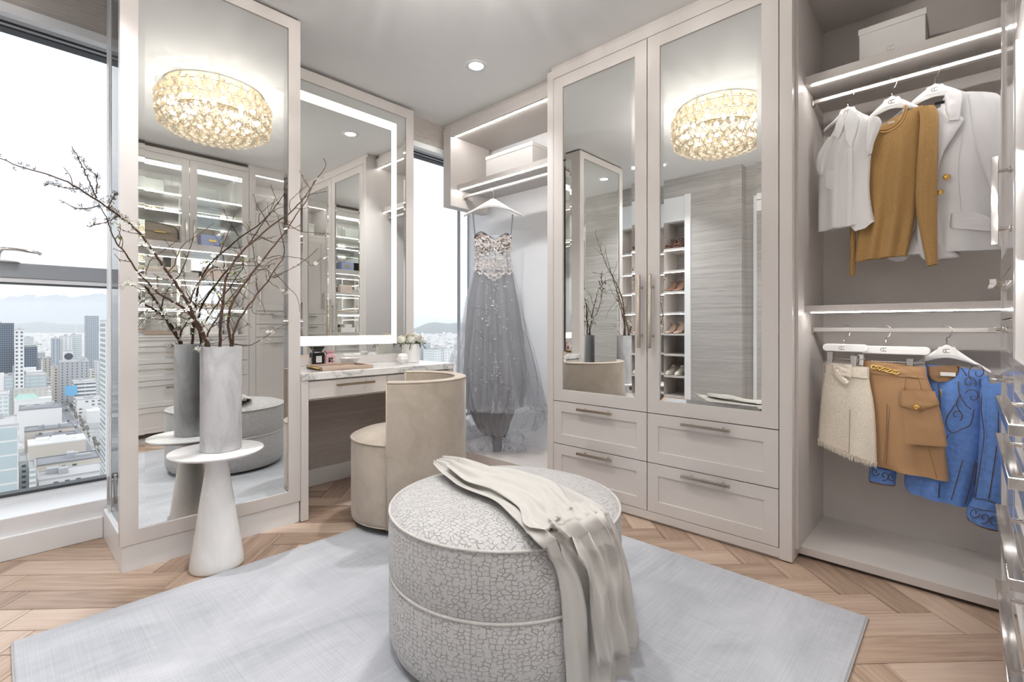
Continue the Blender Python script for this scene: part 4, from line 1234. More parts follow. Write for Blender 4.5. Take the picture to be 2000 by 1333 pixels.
def bottle(u, v, w, h, mat, labmat, label, lines, inkmat, nm):
    p = on_tray(u, v)
    t = thing(nm, label, 'perfume', tuple(p))
    yaw = math.radians(-4)
    Rz = Matrix.Rotation(yaw, 4, 'Z')
    # front looks towards +x (into the room)
    MM = lambda s, n, z: tuple(p + Rz @ Vector((n, s, z)))
    d = w * .62; hb = h * .66
    mb = MB()
    secs = [(.0, .98), (.004, 1.0), (hb - .006, 1.0), (hb, .92), (hb + .004, .62), (hb + .012, .60)]
    b0 = len(mb.v)
    for z, k in secs:
        for s, n in ((-1, -1), (1, -1), (1, 1), (-1, 1)):
            mb.v.append(MM(s * w / 2 * k, n * d / 2 * k, z + .0005))
    for i in range(len(secs) - 1):
        for s in range(4):
            mb.f.append((i * 4 + s, i * 4 + (s + 1) % 4, (i + 1) * 4 + (s + 1) % 4, (i + 1) * 4 + s))
    mb.f.append((3, 2, 1, 0)); e = (len(secs) - 1) * 4; mb.f.append((e, e + 1, e + 2, e + 3))
    obj('glass_body', mb, M[mat], t, bevel=.0015)
    mb = MB()
    secs = [(hb + .012, .60), (h * .93, .95), (h, .98), (h, .94)]
    for z, k in secs:
        for s, n in ((-1, -1), (1, -1), (1, 1), (-1, 1)):
            mb.v.append(MM(s * w / 2 * k, n * d / 2 * k, z))
    for i in range(len(secs) - 1):
        for s in range(4):
            mb.f.append((i * 4 + s, i * 4 + (s + 1) % 4, (i + 1) * 4 + (s + 1) % 4, (i + 1) * 4 + s))
    mb.f.append((3, 2, 1, 0)); e = (len(secs) - 1) * 4; mb.f.append((e, e + 1, e + 2, e + 3))
    obj('stopper', mb, M[mat], t, bevel=.001)
    lw, lz = w * .46, hb * .46
    l = obj('label_plate', MB().box(d / 2 * .99, d / 2 + .0012, -lw / 2, lw / 2, lz - hb * .27, lz + hb * .27, lambda a, b, c: MM(b, a, c)), M[labmat], t)
    Rt = Matrix.Rotation(yaw, 3, 'Z') @ Matrix(((0, 0, 1), (1, 0, 0), (0, 1, 0)))
    for k, (tx, sz) in enumerate(lines):
        text_obj('lettering', tx, sz, Vector(MM(0, d / 2 + .0015, lz + hb * .17 - k * hb * .15)), Rt, inkmat, l)
    return t
bottle(620, 712.5, .078, .118, 'black', 'paper', 'square black perfume bottle with white label on the beige tray', [('PERFUME', .0075), ('EAU DE', .0065), ('PARFUM', .0065)], 'ink', 'perfume_bottle')
bottle(643.5, 711, .062, .088, 'pink', 'black', 'square pink perfume bottle with black label on the beige tray', [('18', .010), ('EAU DE', .006)], 'paper', 'perfume_bottle')
p = on_tray(683, 711)
tag(obj('trinket_bowl', MB().lathe([(0, .0006), (.036, .0006), (.042, .004), (.066, .040), (.063, .041), (.038, .008), (0, .006)], 32, tuple(p)), M['porcelain'], smooth=True, angle=40), 'small white flared bowl at the right end of the beige tray', 'bowl')
p = on_tray(655, 713)
arc = [p + Vector((.012 * math.sin(a * 2), .030 * math.cos(a), .034 * math.sin(a))) + Vector((0, 0, .002)) for a in [PI * k / 16 for k in range(17)]]
arc += [p + Vector((.004, -.030 + .06 * k / 8, .002)) for k in range(1, 8)]
tag(obj('bangle', MB().tube(arc, .002, 6), M['porcelain'], smooth=True), 'thin pale open bangle standing between the pink bottle and the bowl', 'bracelet')
p = at_z(784.5, 711, ZT + .0005) + AXV * .026
rr = random.Random(4)
fz = MB().lathe([(0, 0), (.024, 0), (.040, .030), (.036, .054), (.022, .070), (.016, .070), (.015, .05), (0, .03)], 7, tuple(p))
tag(obj('faceted_vase', fz, M['porcelain']), 'tiny white faceted bud vase on the marble beside the rose pot', 'vase')
q_ = at_d(802, HYP, 3.505)
PTX, PTY = q_.x, q_.y
PR_ = .062; PH_ = .132
tag(obj('flower_pot', MB().lathe([(0, ZT + .0006), (PR_ - .004, ZT + .0006), (PR_, ZT + .004), (PR_, ZT + PH_ - .002), (PR_ - .002, ZT + PH_), (PR_ - .006, ZT + PH_), (PR_ - .006, ZT + .08), (0, ZT + .08)], 40, (PTX, PTY, 0)), M['box'], smooth=True, angle=40), 'white round flower pot full of ivory roses on the marble', 'pot')
# roses: one is modelled, the others are copies
def rose_proto():
    t = thing('rose', '', 'flower', (0, 0, 0), local=True, group='ivory roses in the white pot')
    r2 = random.Random(3)
    for ring, (n, rad, hgt, tilt) in enumerate(((3, .009, .044, .02), (4, .017, .047, .1), (5, .025, .046, .22), (5, .031, .040, .42))):
        for k in range(n):
            a = 2 * PI * (k + .5 * ring) / n + r2.uniform(-.15, .15)
            hw = 1.25 * PI / n
            def fn(i, j, a=a, hw=hw, rad=rad, hgt=hgt, tilt=tilt):
                s = (i / 6 - .5) * 2; t_ = j / 5
                ang = a + s * hw * (.55 + .45 * math.sin(PI * min(t_ * .8 + .1, 1)))
                r_ = rad * (.45 + .55 * math.sin(PI * .5 * min(1, t_ * 1.3))) + tilt * .010 * t_ ** 3
                z = hgt * t_ - .006 * tilt * t_ ** 4 - .004 * s * s * t_
                return (r_ * math.cos(ang), r_ * math.sin(ang), z - .012)
            o = link('petal', MB().grid(fn, 7, 6).mesh('petal', M['rose'], True, flip=False), t)
    lfm = MB()
    for k in range(4):
        a = 2 * PI * k / 4 + .3
        ca, sa = math.cos(a), math.sin(a)
        lfm.add([(.006 * ca, .006 * sa, -.014), (.022 * ca - .007 * sa, .022 * sa + .007 * ca, -.016), (.040 * ca, .040 * sa, -.026), (.022 * ca + .007 * sa, .022 * sa - .007 * ca, -.016)], [(0, 1, 2, 3)])
    link('sepal', lfm.mesh('sepal', M['green'], flip=False), t)
    link('stem', MB().tube([(0, 0, -.012), (0, 0, -.06)], .003, 6).mesh('stem', M['green']), t)
    return t
proto = rose_proto()
rlab = ['ivory rose at the centre top of the white pot', 'ivory rose at the left rim of the pot, nearest the mirror light', 'ivory rose low at the front of the pot', 'ivory rose at the right rim, against the window', 'ivory rose at the back left of the pot', 'ivory rose at the back right of the pot', 'ivory rose between the centre and the right rim', 'ivory rose leaning far right over the rim', 'ivory rose leaning left over the rim']
rpos = [(0, .006, .044), (-.045, -.035, .028), (.046, -.028, .018), (.034, .044, .026), (-.05, .022, .034), (-.022, .058, .03), (.046, .012, .034), (.018, .082, .008), (-.005, -.074, .014)]
for k, (dx, dy, dz) in enumerate(rpos):
    o = proto if k == 0 else dup_tree(proto)
    o['label'] = rlab[k]
    o.location = (PTX + dx, PTY + dy, ZT + PH_ + dz)
    o.rotation_euler = (-dy * 7, dx * 7, k * 1.3)
    o.scale = (.98, .98, .98)

# ------------------------------------------------------------------ lidded boxes
def lid_box(label, x0, x1, y0, y1, z0, z1, lid, logo=None):
    t = thing('storage_box', label, 'box', ((x0 + x1) / 2, (y0 + y1) / 2, z0))
    obj('box_body', MB().box(x0 + .004, x1 - .004, y0 + .004, y1 - .004, z0 + .0005, z1 - lid + .002), M['box'], t, bevel=.0015)
    obj('lid', MB().box(x0, x1, y0, y1, z1 - lid, z1), M['box'], t, bevel=.0015)
    if logo == 'y': logo_cc(lambda a, b: ((x0 + x1) / 2 + a, y0 + .003, z0 + (z1 - z0) * .36 + b), .024, parent=t, mat='inside', w=.045)
    return t
a_, b_2 = at_y(948, 309, 2.74), at_y(1040, 275, 2.74)
lid_box('white lidded box on the upper shelf above the gown', a_.x, b_2.x, 2.74, 3.0, 2.2435, b_2.z, .03)
a_, b_2 = at_y(1676, 56, 2.75), at_y(1810, 13, 2.75)
lid_box('white lidded box on the top shelf of the clothes cupboard', a_.x, b_2.x, 2.75, 3.0, 2.2525, b_2.z, .028, 'y')
lid_box('white lidded box in the niche of the tall cupboard', .16, .46, 1.98, 2.36, 2.2825, 2.445, .03)

# ------------------------------------------------------------------ things in the display cupboard (seen in the mirrors)
t = thing('handbag', 'large taupe leather tote lying behind the left glass door', 'handbag', (.27, 1.05, 1.8625))
obj('bag_body', MB().box(.17, .36, .86, 1.21, 1.863, 2.035), M['taupe'], t, bevel=.018, seg=4)
obj('flap', MB().box(.160, .19, .93, 1.14, 1.95, 2.03), M['taupe'], t, bevel=.008, seg=3)
obj('bag_handle', MB().tube([(.165, .90, 2.0), (.155, .93, 2.035), (.155, 1.06, 2.03), (.16, 1.16, 2.01), (.162, 1.185, 1.98), (.165, 1.19, 1.90)], .005, 6), M['ink'], t, smooth=True)
obj('closure', MB().box(.155, .166, 1.0, 1.09, 1.945, 1.957), M['gold'], t, bevel=.002)
t = thing('box_clutch', 'pale blue box clutch with gold clasp behind the right glass door', 'handbag', (.27, 1.48, 1.8625))
obj('clutch_body', MB().box(.2, .34, 1.385, 1.575, 1.863, 1.985), M['bluebox'], t, bevel=.006, seg=3)
obj('clasp', MB().box(.193, .201, 1.45, 1.52, 1.915, 1.94), M['gold'], t, bevel=.003)
t = thing('minaudiere', 'champagne sequinned evening bag on the upper open shelf', 'handbag', (.25, 1.5, 1.5425))
obj('bag_body', MB().box(.2, .28, 1.41, 1.60, 1.543, 1.655), M['glitter'], t, bevel=.012, seg=3)
obj('bag_frame', MB().box(.205, .275, 1.408, 1.602, 1.652, 1.664), M['chrome'], t, bevel=.004)
t = thing('evening_purse', 'small grey evening purse next to the sequinned bag', 'handbag', (.3, 1.33, 1.5425))
obj('bag_body', MB().box(.26, .33, 1.27, 1.385, 1.543, 1.60), M['greyknit'], t, bevel=.01, seg=3)
obj('bag_frame', MB().box(.262, .328, 1.275, 1.38, 1.598, 1.606), M['chrome'], t, bevel=.003)
def folded(label, x0, x1, y0, y1, z0, z1, mat, nm='folded_sweater'):
    rnd = random.Random(int(z0 * 1000 + y0 * 100))
    def fn(i, j):
        a = 2 * PI * i / 28; q = j / 4
        cx, sx = math.cos(a), math.sin(a)
        ex_ = abs(cx) ** .3 * (1 if cx > 0 else -1); ey_ = abs(sx) ** .3 * (1 if sx > 0 else -1)
        k = 1 - .05 * abs(q - .5) * 2
        return ((x0 + x1) / 2 + ex_ * (x1 - x0) / 2 * k, (y0 + y1) / 2 + ey_ * (y1 - y0) / 2 * k, z0 + .0008 + (z1 - z0) * q + .004 * noise.noise(Vector((a, q * 3, z0 * 9))) * (q > 0))
    mb = MB().grid(fn, 28, 5, wrap_u=True)
    mb.f.append(tuple(range(28))); mb.f.append(tuple(4 * 28 + i for i in range(28)))
    return tag(obj(nm, mb, M[mat], smooth=True, angle=60), label, 'sweater')
folded('beige folded sweater at the bottom of the left pile, upper shelf', .15, .38, .86, 1.24, 1.5425, 1.582, 'greyknit')
folded('cream folded sweater on top of the beige one, upper shelf', .16, .38, .87, 1.20, 1.583, 1.628, 'sweater')
folded('pale folded knit lying alone on the lower open shelf, left', .15, .38, .85, 1.22, 1.2635, 1.305, 'greyknit')
folded('cream folded knit lying on the lower open shelf, right', .17, .38, 1.32, 1.66, 1.2635, 1.297, 'sweater')
for lab, (x0, x1, y0, y1, z0, z1) in (('flat taupe leather tray at the left end of the worktop', (.15, .40, .83, 1.20, .9895, 1.03)),):
    tag(obj('jewellery_tray', MB().ring((y0, y1, x0, x1), (y0 + .008, y1 - .008, x0 + .008, x1 - .008), z0, z1, lambda s, n, z: (z, s, n)).box(x0, x1, y0, y1, z0, z0 + .006), M['taupe'], bevel=.002), lab, 'tray')
lid_box('white flat box at the right of the worktop under the shelves', .20, .40, 1.36, 1.58, .9895, 1.055, .02)
lid_box('small white box stacked on the flat box on the worktop', .22, .36, 1.40, 1.52, 1.0555, 1.10, .016)
lid_box('small beige box at the far end of the worktop', .22, .34, 1.62, 1.73, .9895, 1.035, .014)
p = Vector((.28, 1.28, .9895))
tag(obj('candle_jar', MB().lathe([(0, 0.0005), (.032, .0005), (.034, .01), (.034, .085), (.031, .085), (.030, .02), (0, .015)], 24, tuple(p)), M['porcelain'], smooth=True, angle=40), 'white candle jar in the middle of the worktop', 'candle')
t = thing('ornament', 'small polished metal knot ornament on the glass shelf', 'ornament', (.27, 1.52, 2.3225))
obj('knot', MB().tube([(.27 + .02 * math.sin(2 * a), 1.52 + .045 * math.cos(3 * a), 2.345 + .018 * math.sin(a)) for a in [2 * PI * k / 60 for k in range(61)]], .005, 6), M['chrome'], t, smooth=True)

# ------------------------------------------------------------------ shoe closet behind the viewer (seen in the wardrobe mirror)
S = thing('shoe_closet', 'cream shoe closet with lit shelves behind the white opening, in the mirror', 'shelf', (-2.75, -.6, 0))
obj('closet_back', MB().box(-3.18, -2.25, -.83, -.815, 0, 2.34), M['cloth_x'], S)
SV = MB().box(-2.285, -2.262, -.815, -.465, 0, 2.34)
obj('side_panel', SV, M['inside'], S)
obj('side_panel', MB().box(-3.18, -3.16, -.815, -.465, 0, 2.34), M['inside'], S)
obj('divider', MB().box(-2.60, -2.582, -.815, -.435, 0, 2.30), M['inside'], S)
obj('top_panel', MB().box(-3.16, -2.285, -.815, -.435, 2.282, 2.34), M['inside'], S)
obj('light_strip', MB().box(-3.15, -2.29, -.46, -.452, 2.277, 2.2825), M['strip'], S)
for z in (1.962, 1.708, 1.466, 1.224, .976, .739, .491, .26):
    s = obj('shelf', MB().box(-3.16, -2.285, -.815, -.432, z - .011, z + .011), M['inside'], S, bevel=.001)
    if z > 1.2: obj('light_strip', MB().box(-3.15, -2.29, -.455, -.448, z - .0145, z - .0105), M['strip'], s)
obj('plinth', MB().box(-3.16, -2.285, -.80, -.50, 0, .06), M['inside'], S)
def heel(label, x, y, z, mat, rot, mid=True):
    t = thing('heeled_shoe', label, 'shoe', (x, y, z), local=True)
    # side profile: toe at +y
    def fn(i, j):
        q = j / 14; a = 2 * PI * i / 14
        yy = -.10 + .215 * q
        zb = .085 * (1 - min(1, q / .62)) ** 1.3 * (1 if q < .62 else 0)
        w = .024 + .016 * math.sin(PI * min(1, q * 1.05)) if q < .85 else .040 * math.sqrt(max(0, 1 - ((q - .85) / .152) ** 2)) * .95 + .002
        h = (.050 if q < .3 else .050 - .028 * ((q - .3) / .5 if q < .8 else 1)) * (1 if q < .9 else max(.15, 1 - (q - .9) * 8))
        if q < .05: h *= .8
        return (w * math.cos(a), yy, zb + .004 + h / 2 + h / 2 * math.sin(a))
    mb = MB().grid(fn, 14, 15, wrap_u=True); mb.f.append(tuple(range(14))); mb.f.append(tuple(14 * 14 + i for i in range(14)))
    link('upper', mb.mesh('upper', M[mat], True), t)
    link('heel', MB().tube([(0, -.09, .085), (0, -.093, .04), (0, -.092, .0005)], [.015, .007, .005], 8).mesh('heel', M[mat], True), t)
    link('strap', MB().tube([(.026 * math.cos(a), -.03 + .055 * math.sin(a) - .02, .115 + .01 * math.sin(a)) for a in [2 * PI * k / 20 for k in range(21)]], .0035, 6).mesh('strap', M[mat], True), t)
    if not mid:
        b2 = MB().blob((.02, .07, .045), (.022, .012, .016), 8, 6).blob((-.02, .07, .045), (.022, .012, .016), 8, 6).blob((0, .07, .045), (.009, .012, .010), 8, 6)
        link('bow', b2.mesh('bow', M[mat], True), t)
    t.rotation_euler = (0, 0, rot)
    return t
def sneaker(label, x, y, z, mat, rot):
    t = thing('sneaker', label, 'shoe', (x, y, z), local=True)
    def sole(i, j):
        q = j / 12; a = 2 * PI * i / 12
        w = (.034 + .008 * math.sin(PI * (q * 1.4 - .5))) * (math.sin(PI * min(1, max(0, q * .96 + .02))) ** .28)
        return (w * math.cos(a), -.13 + .26 * q, .013 + .0125 * math.sin(a))
    mb = MB().grid(sole, 12, 13, wrap_u=True); mb.f.append(tuple(range(12))); mb.f.append(tuple(12 * 12 + i for i in range(12)))
    link('sole', mb.mesh('sole', M['canvas'], True), t)
    def up(i, j):
        q = j / 14; a = 2 * PI * i / 16
        w = (.034 + .004 * math.sin(PI * (q * 1.4 - .5))) * (math.sin(PI * min(1, max(0, q * .95 + .03))) ** .3)
        h = .075 if q < .35 else .075 - .040 * min(1, (q - .35) / .4)
        if q > .85: h *= math.sqrt(max(.05, 1 - ((q - .85) / .155) ** 2))
        return (w * math.cos(a) * (1 if math.sin(a) < .3 else .75), -.125 + .245 * q, .018 + h / 2 + h / 2 * math.sin(a))
    mb = MB().grid(up, 16, 15, wrap_u=True); mb.f.append(tuple(range(16))); mb.f.append(tuple(14 * 16 + i for i in range(16)))
    link('upper', mb.mesh('upper', M[mat], True), t)
    link('tongue', MB().grid(lambda i, j: ((i - 1.5) * .014, -.012 - .02 * j / 3, .085 + .028 * j / 3), 4, 4).mesh('tongue', M[mat], True, flip=False), t)
    lc = MB()
    for k in range(5):
        yk = .005 + .014 * k; zk = .092 - .009 * k
        lc.tube([(-.02, yk, zk - .008), (0, yk + .003, zk), (.02, yk, zk - .008)], .0022, 5)
    l = link('laces', lc.mesh('laces', M['paper'], True), t)
    t.rotation_euler = (0, 0, rot)
    return t
for (z, mat, lab, mid) in ((1.9735, 'plum', 'dark satin heeled shoe with a bow on the top shoe shelf', False), (1.4775, 'bronze', 'rose bronze heeled sandal on the third shoe shelf', True), (.9875, 'rosegold', 'studded rose gold heeled sandal on the fifth shoe shelf', True)):
    heel(lab + ', left of its pair', -2.535, -.56, z, mat, .12, mid); heel(lab + ', right of its pair', -2.43, -.55, z, mat, .05, mid)
    heel(lab + ', alone beyond the divider', -2.66, -.56, z, mat, .1, mid)
sneaker('pale sneaker on the seventh shoe shelf, left of its pair', -2.535, -.58, .5025, 'canvas', .15)
sneaker('pale sneaker on the seventh shoe shelf, right of its pair', -2.425, -.57, .5025, 'canvas', .05)
sneaker('pale sneaker on the seventh shoe shelf, alone beyond the divider', -2.66, -.58, .5025, 'canvas', .1)
# ------------------------------------------------------------------ clothes on the two rails of the clothes cupboard
def crv(pts, n):
    return resample(pts, n)
def quilt(rows, y0, thick, mat, name, parent, nr=40, ns=26, folds=0, amp=0.0, ph=0.0, back=.5, sharp=.6, grow=1.0, noise_amp=.003, seed=0):
    """a garment piece: rows of (left pixel, right pixel) from top to bottom, laid into the upright plane y0 and padded"""
    L = crv([at_y(*a, y0) for a, b in rows], nr); R = crv([at_y(*b, y0) for a, b in rows], nr)
    def pt(i, j, side):
        s = i / (ns - 1); r = j / (nr - 1)
        p = L[j].lerp(R[j], s)
        env = max(0.0, math.sin(PI * s)) ** sharp
        f = env * (amp * (r ** grow) * math.sin(2 * PI * folds * s + ph + .8 * r) + noise_amp * noise.noise(Vector((s * 5, r * 5, seed))) * 1.5)
        if side == 0: return (p.x, y0 - thick * env - f, p.z)
        return (p.x, y0 + thick * back * env - f * .4, p.z)
    mb = MB()
    for j in range(nr):
        for i in range(ns): mb.v.append(pt(i, j, 0))
        for i in range(ns - 2, 0, -1): mb.v.append(pt(i, j, 1))
    m_ = 2 * ns - 2
    for j in range(nr - 1):
        for i in range(m_):
            i2 = (i + 1) % m_
            mb.f.append((j * m_ + i, j * m_ + i2, (j + 1) * m_ + i2, (j + 1) * m_ + i))
    o = obj(name, mb, M[mat], parent, smooth=True, flip=True)
    return o
def tubes(name, polys, y, rad, mat, parent, seg=5, kind=None):
    mb = MB()
    for px in polys:
        mb.tube(crv([at_y(u, v, y) for u, v in px], max(4, len(px) * 3)), rad, seg)
    o = obj(name, mb, M[mat], parent, smooth=True)
    if kind: o['kind'] = kind
    return o
def patch(name, poly, y, th, mat, parent):
    pts = [at_y(u, v, y) for u, v in poly]
    mb = MB().prism([(p.x, p.z) for p in pts], y - th / 2, y + th / 2, lambda s_, n, z_: (s_, n, z_))
    return obj(name, mb, M[mat], parent, bevel=th * .4)
def button(u, v, y, r, mat, parent, name='button'):
    p = at_y(u, v, y)
    Mx = Matrix.Translation(p) @ Matrix.Rotation(PI / 2, 4, 'X')
    mb = MB().lathe([(0, -.001), (r, -.001), (r * 1.02, .002), (r * .9, .004), (r * .8, .003), (r * .55, .0045), (0, .006)], 18, M=Mx)
    for k in range(6):
        a = 2 * PI * k / 6
        mb.blob(p + Vector((r * .62 * math.cos(a), -.0042, r * .62 * math.sin(a))), r * .16, 6, 4)
    return obj(name, mb, M[mat], parent, smooth=True, angle=50)
def hook_on(mb_parent, x, ytop, ztop, yr, zr, ang):
    d = Vector((math.cos(ang), math.sin(ang), 0))
    c = Vector((x, yr, zr)); r = .021
    pts = [Vector((x, ytop, ztop)), Vector((x, ytop, ztop + .02)), Vector((x, (ytop + yr) / 2, (ztop + zr) / 2 + .004)), c + d * r * .55 + Vector((0, 0, -.030))]
    for k in range(13):
        th = math.radians(-15 + 200 * k / 12)
        pts.append(c + d * (r * math.cos(th)) + Vector((0, 0, r * math.sin(th) - .002)))
    return obj('hook', MB().tube(pts, .0023, 7), M['chrome'], mb_parent, smooth=True)
def top_hanger(label, u, v, y0, uh, vh, yr, zr, half=.205, logo=True, drop=.085):
    c = at_y(u, v, y0)
    t = thing('clothes_hanger', label, 'hanger', tuple(c))
    secs = []
    N_ = 32
    mb = MB()
    for k in range(N_ + 1):
        q = -1 + 2 * k / N_; a = abs(q)
        zc = -.018 - drop * a ** 1.25
        hh = .009 + .021 * max(0, 1 - a * 1.55) ** 1.2
        yy = .006 + .012 * a * a
        zc2 = zc
        for s in range(10):
            an = 2 * PI * s / 10
            mb.v.append((c.x + half * q, y0 + yy * math.cos(an) + .012 * a * a, c.z + zc2 + hh * math.sin(an)))
    for k in range(N_):
        for s in range(10):
            mb.f.append((k * 10 + s, k * 10 + (s + 1) % 10, (k + 1) * 10 + (s + 1) % 10, (k + 1) * 10 + s))
    mb.f.append(tuple(range(10))); mb.f.append(tuple(N_ * 10 + s for s in range(10)))
    mb.prism([(c.x - .040, c.z - .034), (c.x + .040, c.z - .034), (c.x + .026, c.z), (c.x - .026, c.z)], y0 - .0065, y0 + .0065, lambda s, n, z: (s, n, z))
    obj('hanger_body', mb, M['hanger'], t, smooth=True, angle=45)
    h = at_y(uh, vh, yr)
    hook_on(t, c.x, y0, c.z, yr, zr, math.radians(-30))
    if logo: logo_cc(lambda a, b: (c.x + a, y0 - .0072, c.z - .017 + b), .018, parent=t, mat='nickel', w=.06)
    return t
ZU, ZL = 2.182, 1.055
top_hanger('white hanger under the sleeveless white blouse, leftmost on the upper rail', 1656, 212, 2.722, 1657, 178, 2.78, ZU, half=.095, drop=.06)
top_hanger('white hanger under the camel sweater, middle of the upper rail', 1742, 192, 2.757, 1748, 153, 2.78, ZU, half=.15, drop=.10)
top_hanger('white hanger under the white blazer, rightmost on the upper rail', 1826, 168, 2.80, 1832, 130, 2.78, ZU, half=.17, drop=.10)

# white sleeveless blouse
Y1 = 2.715
b = thing('blouse', 'white sleeveless cotton blouse with ruffled shoulders, leftmost on the upper rail', 'blouse', tuple(at_y(1655, 330, Y1)))
quilt([((1640, 224), (1696, 226)), ((1630, 252), (1704, 242)), ((1612, 285), (1706, 268)), ((1601, 318), (1702, 300)), ((1599, 340), (1700, 325)), ((1598, 400), (1699, 378)), ((1597, 454), (1708, 434))], Y1, .028, 'cotton', 'bodice', b, folds=3.2, amp=.010, ph=.6, seed=1)
quilt([((1699, 226), (1718, 230)), ((1694, 243), (1722, 241)), ((1692, 262), (1716, 258)), ((1692, 285), (1708, 277)), ((1694, 306), (1703, 300))], Y1 - .022, .014, 'cotton', 'shoulder_ruffle', b, nr=24, ns=12, folds=2, amp=.006, seed=2)
quilt([((1616, 270), (1632, 266)), ((1598, 300), (1626, 292)), ((1594, 318), (1618, 312)), ((1596, 334), (1612, 330)), ((1600, 344), (1608, 342))], Y1 - .012, .014, 'cotton', 'shoulder_ruffle', b, nr=24, ns=12, folds=2, amp=.006, seed=3)
patch('collar_wing', [(1660, 211), (1677, 228), (1674, 250), (1662, 291), (1652, 272), (1648, 240)], Y1 - .034, .003, 'cotton', b)
patch('collar_wing', [(1646, 224), (1633, 240), (1627, 264), (1638, 271), (1645, 256), (1649, 240)], Y1 - .030, .003, 'cotton', b)
patch('placket', [(1657, 288), (1665, 288), (1665, 360), (1663, 441), (1654, 443), (1656, 360)], Y1 - .036, .002, 'cotton', b)
patch('chest_pocket', [(1613, 335), (1638, 330), (1636, 360), (1625, 372), (1612, 366)], Y1 - .031, .0015, 'cotton', b)
patch('shirt_tail', [(1658, 440), (1700, 428), (1707, 432), (1690, 446), (1670, 452)], Y1 - .022, .002, 'cotton', b)

# camel sweater
Y2 = 2.75
s = thing('sweater', 'camel fine-knit long-sleeved sweater between the blouse and the white blazer', 'sweater', tuple(at_y(1740, 350, Y2)))
quilt([((1716, 250), (1802, 206)), ((1706, 264), (1802, 226)), ((1697, 290), (1799, 262)), ((1690, 330), (1796, 310)), ((1682, 400), (1790, 400)), ((1675, 455), (1782, 455)), ((1669, 511), (1772, 499))], Y2, .030, 'knit', 'torso', s, folds=3, amp=.014, ph=1.0, seed=4)
quilt([((1794, 212), (1826, 207)), ((1797, 235), (1833, 226)), ((1794, 275), (1832, 275)), ((1790, 330), (1831, 330)), ((1788, 400), (1831, 400)), ((1798, 462), (1831, 462)), ((1810, 521), (1832, 516))], Y2 - .022, .026, 'knit', 'sleeve', s, nr=44, ns=16, folds=1, amp=.004, seed=5)
quilt([((1662, 400), (1676, 400)), ((1660, 470), (1672, 470)), ((1659, 540), (1671, 538))], Y2 + .012, .016, 'knit', 'sleeve', s, nr=24, ns=12, seed=6)
tubes('neck_rib', [[(1716, 254), (1736, 252), (1755, 238), (1764, 222), (1768, 205)], [(1718, 259), (1738, 257), (1758, 243), (1768, 226), (1772, 206)]], Y2 - .029, .0035, 'knit', s)
tubes('hem_rib', [[(1670, 512), (1690, 508), (1722, 498), (1740, 496), (1772, 500)]], Y2 - .006, .004, 'knit', s)
l = obj('care_label', MB().box(*(lambda p: (p.x - .012, p.x + .012, Y2 - .0305, Y2 - .029, p.z - .005, p.z + .005))(at_y(1742, 243, Y2))), M['sweater'], s)

# white blazer
Y3 = 2.795
z = thing('blazer', 'white tailored blazer with gold buttons, rightmost on the upper rail', 'jacket', tuple(at_y(1890, 350, Y3)))
quilt([((1845, 186), (1948, 183)), ((1833, 222), (1960, 205)), ((1826, 280), (1962, 270)), ((1815, 350), (1962, 345)), ((1798, 410), (1962, 410)), ((1780, 460), (1962, 455)), ((1752, 500), (1962, 487))], Y3, .034, 'suiting', 'body_panel', z, folds=2, amp=.008, seed=7)
quilt([((1790, 400), (1830, 400)), ((1788, 440), (1840, 440)), ((1790, 480), (1850, 475)), ((1798, 503), (1876, 500)), ((1812, 511), (1850, 505))], Y3 - .020, .018, 'suiting', 'front_panel', z, nr=24, ns=12, seed=8)
quilt([((1722, 470), (1775, 470)), ((1724, 495), (1778, 492)), ((1735, 506), (1774, 503)), ((1750, 512), (1766, 510))], Y3 + .005, .012, 'suiting', 'front_panel', z, nr=20, ns=12, seed=9)
quilt([((1888, 184), (1952, 186)), ((1892, 215), (1972, 205)), ((1898, 265), (1990, 260)), ((1914, 320), (2000, 320)), ((1932, 365), (2010, 370)), ((1944, 420), (2015, 430)), ((1948, 480), (2018, 500))], Y3 - .030, .034, 'suiting', 'sleeve', z, nr=36, ns=16, seed=10)
quilt([((1826, 215), (1844, 206)), ((1828, 235), (1868, 222)), ((1828, 262), (1884, 234)), ((1830, 290), (1866, 262)), ((1831, 312), (1844, 295)), ((1831, 330), (1833, 328))], Y3 - .046, .005, 'suiting', 'lapel', z, nr=24, ns=10)
quilt([((1844, 186), (1860, 172)), ((1846, 206), (1880, 183)), ((1848, 222), (1878, 208)), ((1852, 236), (1875, 234))], Y3 - .050, .006, 'suiting', 'collar', z, nr=18, ns=10)
quilt([((1858, 418), (1900, 414)), ((1856, 430), (1938, 426)), ((1855, 442), (1940, 446)), ((1857, 446), (1938, 452))], Y3 - .040, .006, 'suiting', 'pocket_flap', z, nr=14, ns=10)
button(1849, 346, Y3 - .044, .0125, 'gold', z); button(1836, 376, Y3 - .050, .012, 'gold', z)
obj('neck_label', MB().box(*(lambda p: (p.x - .016, p.x + .016, Y3 - .040, Y3 - .036, p.z - .006, p.z + .006))(at_y(1836, 207, Y3))), M['black'], z)
tubes('dart_seam', [[(1880, 262), (1872, 330), (1878, 415)]], Y3 - .0345, .0008, 'inside', z)

